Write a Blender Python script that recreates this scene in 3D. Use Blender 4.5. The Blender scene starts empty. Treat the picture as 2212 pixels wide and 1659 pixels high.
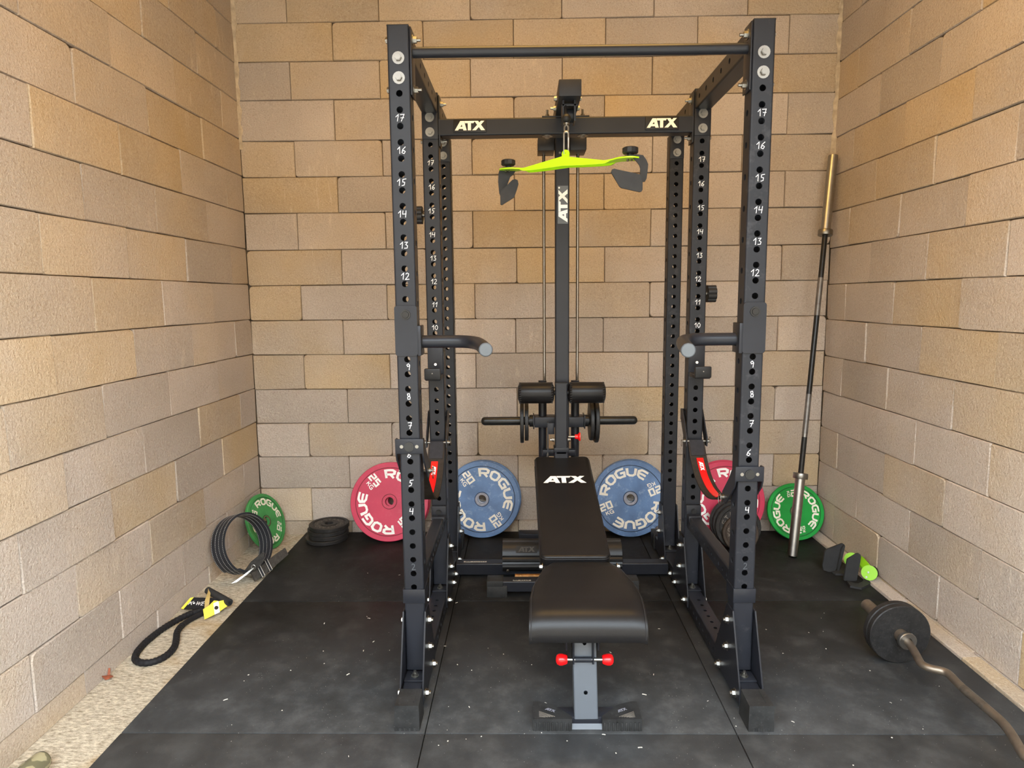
import bpy, bmesh, math, random
from mathutils import Vector, Matrix
V = Vector
random.seed(11)
sc = bpy.context.scene
COL = sc.collection
PI = math.pi

# ------------------------------------------------------------------ camera
F_PX, PITCH, YAW, ROLL = 1438.24, 0.1284, -0.0179, -0.0096
cy, sy = math.cos(YAW), math.sin(YAW)
fw = V((sy*math.cos(PITCH), cy*math.cos(PITCH), -math.sin(PITCH)))
rt = V((cy, -sy, 0.0)); up = rt.cross(fw)
r2 = rt*math.cos(ROLL) + up*math.sin(ROLL)
u2 = up*math.cos(ROLL) - rt*math.sin(ROLL)
cd = bpy.data.cameras.new('camera'); cam = bpy.data.objects.new('camera', cd); COL.objects.link(cam)
cd.sensor_fit = 'HORIZONTAL'; cd.sensor_width = 36.0; cd.lens = 36.0*F_PX/2212.0
cd.clip_start = 0.02; cd.clip_end = 200
CAMLOC = V((-0.1851, -2.2137, 1.4005))
m = Matrix((r2, u2, -fw)).transposed().to_4x4(); m.translation = CAMLOC
cam.matrix_world = m
sc.camera = cam

# ------------------------------------------------------------------ world, light, exposure
wd = bpy.data.worlds.new('sky'); sc.world = wd; wd.use_nodes = True
bg = wd.node_tree.nodes['Background']
bg.inputs['Color'].default_value = (0.80, 0.91, 1.0, 1); bg.inputs['Strength'].default_value = 19.0
def area(name, loc, target, sx, sy_, power, color):
    ld = bpy.data.lights.new(name, 'AREA'); ld.shape = 'RECTANGLE'; ld.size = sx; ld.size_y = sy_
    ld.energy = power; ld.color = color
    o = bpy.data.objects.new(name, ld); COL.objects.link(o); o.location = loc
    o.rotation_euler = (V(target)-V(loc)).to_track_quat('-Z', 'Y').to_euler()
    return o
sl_ = bpy.data.lights.new('sun', 'SUN'); sl_.energy = 6.5; sl_.angle = 0.01; sl_.color = (1.0, 0.86, 0.66)
sun = bpy.data.objects.new('sun', sl_); COL.objects.link(sun); sun.rotation_euler = V((0.15, -0.62, -0.77)).to_track_quat('-Z', 'Y').to_euler()
area('warm_fill', (0.0, 0.1, 3.3), (0.0, 0.1, 0), 1.3, 0.35, 40, (1.0, 0.58, 0.16))  # warm fill added for the upper walls; no lamp is known there
sc.view_settings.view_transform = 'Standard'; sc.view_settings.look = 'None'
sc.view_settings.gamma = 1.0; sc.view_settings.use_curve_mapping = False
sc.view_settings.exposure = 0.0

# ------------------------------------------------------------------ materials
def new_mat(name):
    mt = bpy.data.materials.new(name); mt.use_nodes = True
    nt = mt.node_tree; b = nt.nodes['Principled BSDF']
    return mt, nt, b
def N(nt, typ, **kw):
    n = nt.nodes.new(typ)
    for k, v in kw.items():
        if k.startswith('i_'):
            n.inputs[k[2:].replace('_', ' ')].default_value = v
        else: setattr(n, k, v)
    return n
def mixc(nt, fac, a, b, mode='MIX'):
    n = nt.nodes.new('ShaderNodeMix'); n.data_type = 'RGBA'; n.blend_type = mode
    for sock, val in ((n.inputs[0], fac), (n.inputs[6], a), (n.inputs[7], b)):
        if hasattr(val, 'is_linked'): nt.links.new(val, sock)
        elif isinstance(val, (int, float)): sock.default_value = val
        else: sock.default_value = (*val, 1)
    return n.outputs[2]
def ramp(nt, src, p0, p1, c0=0.0, c1=1.0):
    n = nt.nodes.new('ShaderNodeMapRange'); n.clamp = True
    nt.links.new(src, n.inputs[0])
    n.inputs[1].default_value = p0; n.inputs[2].default_value = p1
    n.inputs[3].default_value = c0; n.inputs[4].default_value = c1
    return n.outputs[0]
def coords(nt, world=False, scale=None):
    if world: src = N(nt, 'ShaderNodeNewGeometry').outputs['Position']
    else: src = N(nt, 'ShaderNodeTexCoord').outputs['Object']
    if scale:
        mp = N(nt, 'ShaderNodeMapping'); mp.inputs['Scale'].default_value = scale
        nt.links.new(src, mp.inputs[0]); src = mp.outputs[0]
    return src
def noise(nt, vec, scale, detail=3, rough=0.55, out=0):
    n = N(nt, 'ShaderNodeTexNoise'); n.inputs['Scale'].default_value = scale
    n.inputs['Detail'].default_value = detail; n.inputs['Roughness'].default_value = rough
    nt.links.new(vec, n.inputs['Vector']); return n.outputs[out]
def bump(nt, b, height, strength, dist):
    n = N(nt, 'ShaderNodeBump'); n.inputs['Strength'].default_value = strength; n.inputs['Distance'].default_value = dist
    nt.links.new(height, n.inputs['Height']); nt.links.new(n.outputs[0], b.inputs['Normal'])
def simple(name, col, rough=0.5, metal=0.0, var=0.25, scale=12, bs=0, bstr=0.2, spec=0.5, wear=None, wear_amt=0.6):
    mt, nt, b = new_mat(name)
    vec = coords(nt)
    n1 = noise(nt, vec, scale, 4)
    c = mixc(nt, ramp(nt, n1, 0.3, 0.7), tuple(x*(1-var) for x in col), tuple(min(1, x*(1+var)) for x in col))
    if wear:
        n2 = noise(nt, vec, scale*3.1, 6, 0.7)
        c = mixc(nt, ramp(nt, n2, 0.56, 0.72, 0, wear_amt), c, wear)
    nt.links.new(c, b.inputs['Base Color'])
    b.inputs['Roughness'].default_value = rough; b.inputs['Metallic'].default_value = metal
    b.inputs['Specular IOR Level'].default_value = spec
    if bs: bump(nt, b, noise(nt, vec, bs, 2), bstr, 0.002)
    return mt

MT = {}
MT['steel_black'] = simple('black_powder_coat', (0.014, 0.0152, 0.020), 0.38, 0, 0.15, 6, 900, 0.06, spec=0.26)
MT['steel_scuff'] = simple('scuffed_black_powder_coat', (0.014, 0.0152, 0.020), 0.42, 0, 0.15, 6, 900, 0.06, wear=(0.12, 0.12, 0.13), wear_amt=0.25, spec=0.26)
MT['sky_lit_post'] = simple('sky_lit_bench_steel', (0.075, 0.085, 0.10), 0.40, 0, 0.08, 8, 900, 0.06, spec=0.5)  # black powder coat with the reflected sky painted in as a lighter base
MT['plastic'] = simple('black_plastic', (0.016, 0.016, 0.017), 0.38, 0, 0.2, 20, 500, 0.05, spec=0.22)
MT['rubber_cap'] = simple('black_rubber_cap', (0.022, 0.022, 0.022), 0.5, 0, 0.3, 25, 700, 0.1, wear=(0.08, 0.08, 0.08), wear_amt=0.35, spec=0.2)
MT['chrome'] = simple('zinc_plated_steel', (0.23, 0.22, 0.20), 0.36, 0.95, 0.08, 30)
MT['rod_chrome'] = simple('polished_guide_rod', (0.26, 0.24, 0.215), 0.25, 1.0, 0.08, 30)
MT['bar_steel'] = simple('brushed_sleeve_steel', (0.36, 0.355, 0.34), 0.36, 1.0, 0.08, 40)
MT['bar_black'] = simple('black_oxide_shaft', (0.018, 0.018, 0.018), 0.3, 0.3, 0.2, 30, spec=0.35)
MT['bar_worn'] = simple('worn_grey_knurl', (0.16, 0.15, 0.14), 0.42, 0.6, 0.25, 20, wear=(0.10, 0.04, 0.03), wear_amt=0.6)
MT['ez_steel'] = simple('tarnished_bar_steel', (0.19, 0.155, 0.12), 0.45, 0.75, 0.2, 20)
MT['ez_knurl'] = simple('dark_knurled_grip', (0.13, 0.11, 0.09), 0.5, 0.7, 0.2, 60, 900, 0.5)
MT['vinyl'] = simple('black_vinyl', (0.0095, 0.0088, 0.009), 0.36, 0, 0.1, 10, 380, 0.12, spec=0.2)
MT['vinyl_seam'] = simple('vinyl_seam', (0.02, 0.019, 0.02), 0.4, 0, 0.1, 10, spec=0.2)
MT['red'] = simple('glossy_red_plastic', (0.72, 0.006, 0.008), 0.28, 0, 0.05, 10)
MT['white'] = simple('white_print', (0.82, 0.82, 0.80), 0.5, 0, 0.03, 30)
MT['cream'] = simple('cream_print', (0.80, 0.76, 0.66), 0.5, 0, 0.03, 30)
MT['paint_pen'] = simple('white_paint_pen', (0.85, 0.85, 0.85), 0.6, 0, 0.1, 60)
MT['grey_label'] = simple('dark_grey_label', (0.075, 0.085, 0.095), 0.4, 0, 0.1, 20)
MT['silver_label'] = simple('silver_sticker', (0.48, 0.46, 0.42), 0.4, 0.2, 0.25, 120)
MT['label_ink'] = simple('sticker_ink', (0.02, 0.02, 0.02), 0.5)
MT['lime'] = simple('fluorescent_lime_paint', (0.42, 0.80, 0.004), 0.42, 0, 0.03, 8)
MT['lime2'] = simple('lime_paint', (0.22, 0.50, 0.004), 0.5, 0, 0.05, 8)
MT['soft_black'] = simple('matte_black_rubber', (0.028, 0.028, 0.029), 0.6, 0, 0.15, 25, 800, 0.1, spec=0.2)
MT['plate_red'] = simple('crimson_plate_enamel', (0.50, 0.035, 0.085), 0.42, 0, 0.08, 7, 300, 0.06, wear=(0.60, 0.12, 0.17), wear_amt=0.25, spec=0.3)
MT['plate_blue'] = simple('worn_blue_plate_enamel', (0.105, 0.19, 0.36), 0.38, 0, 0.25, 9, 260, 0.12, wear=(0.30, 0.40, 0.56), wear_amt=0.75, spec=0.4)
MT['plate_green'] = simple('green_plate_enamel', (0.012, 0.28, 0.045), 0.36, 0, 0.12, 9, 260, 0.1, spec=0.3)
MT['plate_green_dull'] = simple('scuffed_green_plate_enamel', (0.05, 0.24, 0.07), 0.48, 0, 0.2, 12, 260, 0.1, wear=(0.14, 0.24, 0.12), wear_amt=0.4, spec=0.25)
MT['groove'] = simple('dark_groove', (0.01, 0.02, 0.05), 0.6)
MT['groove_red'] = simple('dark_red_groove', (0.16, 0.008, 0.02), 0.6)
MT['groove_green'] = simple('dark_green_groove', (0.003, 0.07, 0.015), 0.6)
MT['hub_grey'] = simple('worn_grey_hub', (0.26, 0.26, 0.30), 0.45, 0.2, 0.2, 60)
MT['hub_brown'] = simple('rusty_hub', (0.13, 0.08, 0.05), 0.6, 0.2, 0.3, 60)
MT['iron'] = simple('hammertone_cast_iron', (0.020, 0.019, 0.019), 0.42, 0.1, 0.3, 40, 240, 0.35, wear=(0.10, 0.095, 0.09), wear_amt=0.35, spec=0.22)
MT['iron_brown'] = simple('brownish_cast_iron', (0.045, 0.032, 0.024), 0.5, 0.1, 0.25, 40, 240, 0.3, spec=0.22)
MT['iron_text'] = simple('cast_iron_lettering', (0.16, 0.14, 0.12), 0.5, 0.2, 0.2, 40)
MT['strap_web'] = simple('brown_black_webbing', (0.030, 0.024, 0.020), 0.75, 0, 0.2, 60, 700, 0.3, spec=0.1)
MT['strap_sleeve'] = simple('black_woven_sleeve', (0.022, 0.022, 0.026), 0.6, 0, 0.15, 80, 700, 0.3, spec=0.15)
MT['leather'] = simple('dark_leather', (0.020, 0.022, 0.027), 0.48, 0, 0.2, 20, 300, 0.15, spec=0.2)
MT['leather_worn'] = simple('worn_leather_end', (0.045, 0.043, 0.04), 0.5, 0, 0.3, 50, 200, 0.3, wear=(0.15, 0.14, 0.12), wear_amt=0.5, spec=0.25)
MT['thread'] = simple('pale_thread', (0.62, 0.62, 0.58), 0.7)
MT['cord'] = simple('black_nylon_sleeve', (0.013, 0.013, 0.015), 0.6, 0, 0.2, 80, 500, 0.2, spec=0.15)
MT['yellow'] = simple('yellow_webbing', (0.78, 0.66, 0.055), 0.7, 0, 0.1, 30, 500, 0.2)
MT['tan_web'] = simple('tan_webbing', (0.48, 0.36, 0.13), 0.7, 0, 0.15, 30)
MT['leafm'] = simple('dry_leaf', (0.24, 0.065, 0.03), 0.7, 0, 0.4, 90)
MT['debrism'] = simple('pale_debris', (0.55, 0.52, 0.46), 0.8, 0, 0.3, 60)
MT['rustbrass'] = simple('rusted_brass', (0.20, 0.09, 0.025), 0.45, 0.6, 0.5, 30, wear=(0.5, 0.3, 0.08), wear_amt=0.8)
MT['joist'] = simple('warm_wooden_ceiling', (0.50, 0.30, 0.12), 0.6, 0, 0.2, 2)
MT['outside'] = simple('sunlit_terrace', (0.30, 0.27, 0.23), 0.8, 0, 0.1, 2)
MT['facade'] = simple('ochre_render_facade', (0.23, 0.175, 0.12), 0.9, 0, 0.08, 2)
MT['mortar'] = simple('dark_joint_mortar', (0.075, 0.052, 0.032), 0.9, 0, 0.4, 20)  # dark brown mortar backing that shows in the joints
MT['mortar_light'] = simple('pale_smeared_mortar', (0.42, 0.34, 0.24), 0.9, 0, 0.25, 30, 120, 0.8)

def camo():
    mt, nt, b = new_mat('camouflage_print'); vec = coords(nt)
    a = ramp(nt, noise(nt, vec, 14, 2), 0.49, 0.51); d = ramp(nt, noise(nt, coords(nt, scale=(1, 1, 1.7)), 19, 2), 0.52, 0.54)
    c = mixc(nt, a, (0.05, 0.052, 0.03), (0.13, 0.12, 0.07)); c = mixc(nt, d, c, (0.30, 0.27, 0.16))
    nt.links.new(c, b.inputs['Base Color']); b.inputs['Roughness'].default_value = 0.55; return mt
MT['camo'] = camo()

def block_mat():
    mt, nt, b = new_mat('concrete_block')
    oi = N(nt, 'ShaderNodeObjectInfo'); pos = coords(nt, True)
    off = N(nt, 'ShaderNodeVectorMath', operation='SCALE'); 
    cmb = N(nt, 'ShaderNodeCombineXYZ')
    for i in range(3): nt.links.new(oi.outputs['Random'], cmb.inputs[i])
    nt.links.new(cmb.outputs[0], off.inputs[0]); off.inputs['Scale'].default_value = 37.0
    add = N(nt, 'ShaderNodeVectorMath', operation='ADD'); nt.links.new(pos, add.inputs[0]); nt.links.new(off.outputs[0], add.inputs[1])
    vec = add.outputs[0]
    big = noise(nt, vec, 2.6, 3, 0.5)
    rnd = oi.outputs['Random']
    # each block its own clay: pinkish grey to ochre
    tone = N(nt, 'ShaderNodeMath', operation='MULTIPLY_ADD'); nt.links.new(big, tone.inputs[0]); tone.inputs[1].default_value = 1.45
    nt.links.new(ramp(nt, rnd, 0.25, 1, -0.72, 0.16), tone.inputs[2])
    t = ramp(nt, tone.outputs[0], 0.15, 1.15)
    c = mixc(nt, t, (0.47, 0.403, 0.345), (0.51, 0.385, 0.235))
    val = ramp(nt, noise(nt, vec, 1.7, 2), 0.3, 0.7, 0.90, 1.08)
    sep = N(nt, 'ShaderNodeMath', operation='FRACT'); mul = N(nt, 'ShaderNodeMath', operation='MULTIPLY')
    nt.links.new(rnd, mul.inputs[0]); mul.inputs[1].default_value = 17.3; nt.links.new(mul.outputs[0], sep.inputs[0])
    v2 = ramp(nt, sep.outputs[0], 0, 1, 0.88, 1.08)
    mm = N(nt, 'ShaderNodeMath', operation='MULTIPLY'); nt.links.new(val, mm.inputs[0]); nt.links.new(v2, mm.inputs[1])
    hs = N(nt, 'ShaderNodeVectorMath', operation='SCALE'); nt.links.new(c, hs.inputs[0]); nt.links.new(mm.outputs[0], hs.inputs['Scale'])
    c = hs.outputs[0]
    grain = noise(nt, pos, 150, 3, 0.75)
    c = mixc(nt, ramp(nt, grain, 0.34, 0.46, 0.38, 0.0), c, (0.20, 0.13, 0.08))
    c = mixc(nt, ramp(nt, grain, 0.58, 0.72, 0.0, 0.40), c, (0.85, 0.72, 0.56))
    # pale runs of salt drawn down the face
    st = noise(nt, coords(nt, True, (9, 9, 2.2)), 3.0, 5, 0.7); patch = noise(nt, pos, 1.1, 1)
    sm = N(nt, 'ShaderNodeMath', operation='MULTIPLY'); nt.links.new(ramp(nt, st, 0.58, 0.66), sm.inputs[0]); nt.links.new(ramp(nt, patch, 0.52, 0.66, 0, 0.42), sm.inputs[1])
    c = mixc(nt, sm.outputs[0], c, (0.66, 0.57, 0.46))
    nt.links.new(c, b.inputs['Base Color']); b.inputs['Roughness'].default_value = 0.92
    b.inputs['Specular IOR Level'].default_value = 0.25
    bump(nt, b, noise(nt, pos, 85, 4, 0.72), 1.0, 0.007)
    return mt
MT['block'] = block_mat()

def concrete_mat():
    mt, nt, b = new_mat('rough_brushed_concrete'); pos = coords(nt, True)
    str_ = coords(nt, True, (1.0, 2.4, 1.0))
    n = noise(nt, str_, 42, 5, 0.75)
    c = mixc(nt, ramp(nt, n, 0.35, 0.62), (0.30, 0.24, 0.16), (0.74, 0.65, 0.50))
    stn = noise(nt, pos, 3.1, 3)
    c = mixc(nt, ramp(nt, stn, 0.56, 0.68, 0, 0.7), c, (0.42, 0.27, 0.11))
    nt.links.new(c, b.inputs['Base Color']); b.inputs['Roughness'].default_value = 0.95
    bump(nt, b, n, 1.0, 0.012); return mt
MT['concrete'] = concrete_mat()

def mat_rubber():
    mt, nt, b = new_mat('dusty_rubber_mat'); pos = coords(nt, True)
    a = noise(nt, pos, 1.9, 5, 0.6); d = noise(nt, pos, 9, 5, 0.7)
    c = mixc(nt, ramp(nt, a, 0.35, 0.72), (0.0085, 0.0085, 0.0088), (0.022, 0.022, 0.0225))
    c = mixc(nt, ramp(nt, d, 0.5, 0.75, 0, 0.45), c, (0.062, 0.062, 0.060))
    # tiles nearer the door painted greyer for light falloff, in dusty patches
    sx = N(nt, 'ShaderNodeSeparateXYZ'); nt.links.new(pos, sx.inputs[0])
    dusty_falloff = N(nt, 'ShaderNodeMath', operation='MULTIPLY'); nt.links.new(ramp(nt, sx.outputs['Y'], 0.7, -0.5), dusty_falloff.inputs[0])
    nt.links.new(ramp(nt, d, 0.3, 0.7, 0.25, 0.75), dusty_falloff.inputs[1])
    c = mixc(nt, dusty_falloff.outputs[0], c, (0.085, 0.087, 0.088))
    sp = noise(nt, pos, 210, 1); sq = noise(nt, pos, 4, 2)
    spm = N(nt, 'ShaderNodeMath', operation='MULTIPLY'); nt.links.new(ramp(nt, sp, 0.762, 0.785), spm.inputs[0]); nt.links.new(ramp(nt, sq, 0.42, 0.6), spm.inputs[1])
    c = mixc(nt, spm.outputs[0], c, (0.5, 0.48, 0.44))
    nt.links.new(c, b.inputs['Base Color'])
    nt.links.new(ramp(nt, d, 0.3, 0.7, 0.5, 0.68), b.inputs['Roughness'])
    b.inputs['Specular IOR Level'].default_value = 0.13
    bump(nt, b, noise(nt, pos, 420, 2), 0.15, 0.002); return mt
MT['mat'] = mat_rubber()
MT['mat_edge'] = simple('dust_in_mat_joint', (0.20, 0.20, 0.195), 0.9, 0, 0.4, 30)

# ------------------------------------------------------------------ mesh builder
def basis(o, x, y, z):
    mm = Matrix((V(x), V(y), V(z))).transposed().to_4x4(); mm.translation = V(o); return mm
def frame_z(o, d, hint=(0, 0, 1)):
    z = V(d).normalized(); h = V(hint)
    if abs(z.dot(h)) > 0.95: h = V((1, 0, 0))
    x = h.cross(z).normalized(); return basis(o, x, z.cross(x), z)
class MB:
    def __init__(s): s.v = []; s.f = []
    def add(s, vs, fs, M=None):
        k = len(s.v)
        s.v += [(M @ V(p)) if M else V(p) for p in vs]
        s.f += [tuple(i+k for i in f) for f in fs]; return s
    def box(s, c, d, M=None, b=0.0):
        x, y, z = d[0]/2, d[1]/2, d[2]/2; cx, cy_, cz = c
        if b <= 0:
            vs = [(cx+i*x, cy_+j*y, cz+k*z) for i in (-1, 1) for j in (-1, 1) for k in (-1, 1)]
            return s.add(vs, [(0, 1, 3, 2), (4, 6, 7, 5), (0, 4, 5, 1), (2, 3, 7, 6), (0, 2, 6, 4), (1, 5, 7, 3)], M)
        bm = bmesh.new(); bmesh.ops.create_cube(bm, size=1)
        for q in bm.verts: q.co = V((q.co.x*2*x+cx, q.co.y*2*y+cy_, q.co.z*2*z+cz))
        bmesh.ops.bevel(bm, geom=bm.edges[:], offset=b, segments=2, profile=0.5, affect='EDGES')
        bm.verts.index_update()
        s.add([q.co.copy() for q in bm.verts], [tuple(w.index for w in f.verts) for f in bm.faces], M); bm.free(); return s
    def bx(s, x0, x1, y0, y1, z0, z1, b=0.0, M=None):
        return s.box(((x0+x1)/2, (y0+y1)/2, (z0+z1)/2), (abs(x1-x0), abs(y1-y0), abs(z1-z0)), M, b)
    def cyl(s, p0, p1, r0, r1=None, n=16, cap=True):
        r1 = r0 if r1 is None else r1; p0 = V(p0); p1 = V(p1); M = frame_z(p0, p1-p0); L = (p1-p0).length
        vs = [(r0*math.cos(2*PI*i/n), r0*math.sin(2*PI*i/n), 0) for i in range(n)] + [(r1*math.cos(2*PI*i/n), r1*math.sin(2*PI*i/n), L) for i in range(n)]
        fs = [(i, (i+1) % n, n+(i+1) % n, n+i) for i in range(n)]
        if cap: fs += [tuple(range(n-1, -1, -1)), tuple(range(n, 2*n))]
        return s.add(vs, fs, M)
    def tube(s, pts, r, n=10, closed=False, cap=True):
        P = [V(p) for p in pts]; k = len(P); R = r if isinstance(r, (list, tuple)) else [r]*k
        vs = []; fs = []; prev = None
        for i in range(k):
            if closed: t = (P[(i+1) % k]-P[i-1]).normalized()
            else: t = (P[min(i+1, k-1)]-P[max(i-1, 0)]).normalized()
            if prev is None:
                h = V((0, 0, 1)) if abs(t.z) < 0.9 else V((1, 0, 0)); x = h.cross(t).normalized()
            else: x = (prev - t*prev.dot(t)).normalized()
            prev = x; y = t.cross(x)
            for j in range(n):
                a = 2*PI*j/n; vs.append(P[i]+x*(R[i]*math.cos(a))+y*(R[i]*math.sin(a)))
        for i in range(k if closed else k-1):
            q = (i+1) % k
            for j in range(n): fs.append((i*n+j, i*n+(j+1) % n, q*n+(j+1) % n, q*n+j))
        if cap and not closed: fs += [tuple(range(n-1, -1, -1)), tuple((k-1)*n+j for j in range(n))]
        return s.add(vs, fs)
    def lathe(s, prof, M=None, n=48, closed=True):
        k = len(prof); vs = []; fs = []
        for (r, z) in prof:
            for j in range(n): vs.append((r*math.cos(2*PI*j/n), r*math.sin(2*PI*j/n), z))
        for i in range(k if closed else k-1):
            q = (i+1) % k
            for j in range(n): fs.append((i*n+j, i*n+(j+1) % n, q*n+(j+1) % n, q*n+j))
        return s.add(vs, fs, M)
    def prism(s, poly, d, M=None):
        n = len(poly); vs = [(x, y, 0) for x, y in poly]+[(x, y, d) for x, y in poly]
        fs = [tuple(range(n-1, -1, -1)), tuple(range(n, 2*n))]+[(i, (i+1) % n, n+(i+1) % n, n+i) for i in range(n)]
        return s.add(vs, fs, M)
    def band(s, pts, wv, t):
        """a flat strap: pts run along its middle, wv = half-width vectors (one or per point), t its thickness"""
        P = [V(p) for p in pts]; k = len(P); W = [V(wv)]*k if not isinstance(wv, list) else [V(w) for w in wv]
        vs = []; fs = []
        for i in range(k):
            tg = (P[min(i+1, k-1)]-P[max(i-1, 0)]).normalized(); nn = tg.cross(W[i]).normalized()*(t/2)
            vs += [P[i]-W[i]-nn, P[i]+W[i]-nn, P[i]+W[i]+nn, P[i]-W[i]+nn]
        for i in range(k-1):
            for j in range(4): fs.append((i*4+j, i*4+(j+1) % 4, i*4+4+(j+1) % 4, i*4+4+j))
        fs += [(3, 2, 1, 0), tuple((k-1)*4+j for j in range(4))]
        return s.add(vs, fs)
    def hexbolt(s, p, d, r=0.0115, h=0.008, washer=0.016, stud=0.0):
        """washer, hex head and, for a nut, the end of the thread"""
        p = V(p); d = V(d).normalized()
        if washer: s.cyl(p, p+d*0.002, washer, n=16)
        s.cyl(p+d*0.002, p+d*(0.002+h), r, r*0.94, n=6)
        if stud: s.cyl(p+d*(0.002+h), p+d*(0.002+h+stud), r*0.5, n=8)
        else: s.cyl(p+d*(0.002+h), p+d*(0.0035+h), r*0.72, n=12)
        return s

ROOT = {}
def obj(name, mb, mat, parent=None, angle=38, label=None, kind=None, local=False, recalc=True):
    me = bpy.data.meshes.new(name)
    vs = mb.v
    if parent is not None and not local:
        inv = ROOT[parent.name]; vs = [inv @ p for p in vs]
    me.from_pydata([tuple(p) for p in vs], [], mb.f)
    if recalc:
        bm = bmesh.new(); bm.from_mesh(me); bmesh.ops.recalc_face_normals(bm, faces=bm.faces[:]); bm.to_mesh(me); bm.free()
    me.materials.append(MT[mat] if isinstance(mat, str) else mat)
    if angle:
        me.polygons.foreach_set('use_smooth', [True]*len(me.polygons)); me.set_sharp_from_angle(angle=math.radians(angle))
    o = bpy.data.objects.new(name, me); COL.objects.link(o)
    if parent is not None: o.parent = parent; ROOT[o.name] = ROOT[parent.name]
    if label: o['label'] = label
    if kind: o['kind'] = kind
    return o
def thing(name, label, cat, loc=(0, 0, 0), M=None, group=None):
    o = bpy.data.objects.new(name, None); COL.objects.link(o); o.empty_display_size = 0.05
    mw = M if M else Matrix.Translation(V(loc))
    o.matrix_world = mw; ROOT[o.name] = mw.inverted()
    o['label'] = label; o['category'] = cat
    if group: o['group'] = group
    return o
def tag(o, label, cat, group=None):
    o['label'] = label; o['category'] = cat
    if group: o['group'] = group
    return o
def struct(name, mb, mat, angle=None):
    o = obj(name, mb, mat, None, angle); o['kind'] = 'structure'; ROOT[o.name] = Matrix.Identity(4); return o
def dup(root, M, label, group=None):
    r = root.copy(); COL.objects.link(r); r.matrix_world = M; ROOT[r.name] = M.inverted(); r['label'] = label
    if group: r['group'] = group
    for ch in list(root.children):
        c = ch.copy(); COL.objects.link(c); c.parent = r
        for g in list(ch.children):
            d = g.copy(); COL.objects.link(d); d.parent = c
    return r

# lettering: strokes of glyphs, on a unit-high em
GL = {
 'R': (1.0, [([(0, 0), (0, 1), (.72, 1), (.93, .88), (.93, .58), (.72, .45), (0, .45)], 0), ([(.45, .45), (.95, 0)], 0)]),
 'O': (1.0, [([(.28, 1), (.72, 1), (.95, .8), (.95, .2), (.72, 0), (.28, 0), (.05, .2), (.05, .8)], 1)]),
 'G': (1.0, [([(.95, 1), (.28, 1), (.03, .8), (.03, .2), (.28, 0), (.95, 0), (.95, .5), (.48, .5)], 0)]),
 'U': (1.0, [([(.03, 1), (.03, .2), (.28, 0), (.70, 0), (.95, .2), (.95, 1)], 0)]),
 'E': (1.0, [([(.98, 1), (.30, 1), (.03, .78), (.03, .22), (.30, 0), (.98, 0)], 0), ([(.03, .5), (.93, .5)], 0)]),
 'K': (.8, [([(0, 0), (0, 1)], 0), ([(.75, 1), (.05, .42)], 0), ([(.28, .6), (.8, 0)], 0)]),
 'k': (.8, [([(0, 0), (0, 1)], 0), ([(.75, 1), (.05, .42)], 0), ([(.28, .6), (.8, 0)], 0)]),
 'g': (.8, [([(.8, .85), (.6, 1), (.2, 1), (0, .8), (0, .2), (.2, 0), (.8, 0), (.8, .5), (.45, .5)], 0)]),
 'W': (1.1, [([(0, 1), (.28, 0), (.55, .85), (.82, 0), (1.1, 1)], 0)]),
 'e': (.6, [([(.6, 1), (0, 1), (0, 0), (.6, 0)], 0), ([(0, .5), (.5, .5)], 0)]),
 'S': (.7, [([(.7, 1), (.15, 1), (0, .85), (0, .6), (.15, .5), (.55, .5), (.7, .38), (.7, .12), (.55, 0), (0, 0)], 0)]),
 'T': (.7, [([(0, 1), (.7, 1)], 0), ([(.35, 1), (.35, 0)], 0)]),
 'A': (.8, [([(0, 0), (.4, 1), (.8, 0)], 0), ([(.15, .32), (.65, .32)], 0)]),
 'N': (.75, [([(0, 0), (0, 1), (.75, 0), (.75, 1)], 0)]),
 'D': (.75, [([(0, 0), (0, 1), (.5, 1), (.75, .78), (.75, .22), (.5, 0)], 1)]),
 'r': (.75, [([(0, 0), (0, 1), (.6, 1), (.75, .85), (.75, .6), (.6, .45), (0, .45)], 0), ([(.4, .45), (.75, 0)], 0)]),
 '.': (.3, [([(.05, .5), (.25, .5)], 0)]),
 ' ': (.5, []),
 'b0': (.75, [([(0, 0), (.7, 0), (.7, 1), (0, 1)], 1)]), 'b1': (.45, [([(.0, .85), (.3, 1), (.3, 0)], 0)]),
 'b2': (.75, [([(0, 1), (.7, 1), (.7, .52), (0, .48), (0, 0), (.72, 0)], 0)]),
 'b5': (.75, [([(.7, 1), (0, 1), (0, .55), (.7, .55), (.7, 0), (0, 0)], 0)]),
 # handwriting
 '0': (.6, [([(.35, 1), (.08, .75), (0, .35), (.2, 0), (.45, .15), (.58, .6), (.42, .95)], 1)]),
 '1': (.42, [([(0, .62), (.38, 1), (.3, 0)], 0)]),
 '2': (.6, [([(.05, .8), (.25, 1), (.5, .85), (.45, .55), (0, 0), (.62, .04)], 0)]),
 '3': (.55, [([(.05, .95), (.5, .98), (.22, .6), (.5, .42), (.42, .08), (0, .05)], 0)]),
 '4': (.6, [([(.1, 1), (.02, .48), (.58, .5)], 0), ([(.55, 1), (.45, 0)], 0)]),
 '5': (.6, [([(.72, 1), (.22, .92), (.18, .55), (.5, .5), (.42, .1), (.05, 0)], 0)]),
 '6': (.6, [([(.6, 1), (.15, .6), (0, .15), (.3, 0), (.52, .3), (.3, .48), (.06, .3)], 0)]),
 '7': (.6, [([(0, .95), (.6, 1), (.25, 0)], 0), ([(.1, .5), (.6, .52)], 0)]),
 '8': (.55, [([(.4, .95), (.1, .9), (.12, .62), (.5, .4), (.42, .05), (.1, .05), (.08, .35), (.45, .62)], 1)]),
 '9': (.5, [([(.48, .75), (.25, 1), (.02, .8), (.15, .55), (.48, .7), (.4, 0)], 0)]),
}
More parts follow.
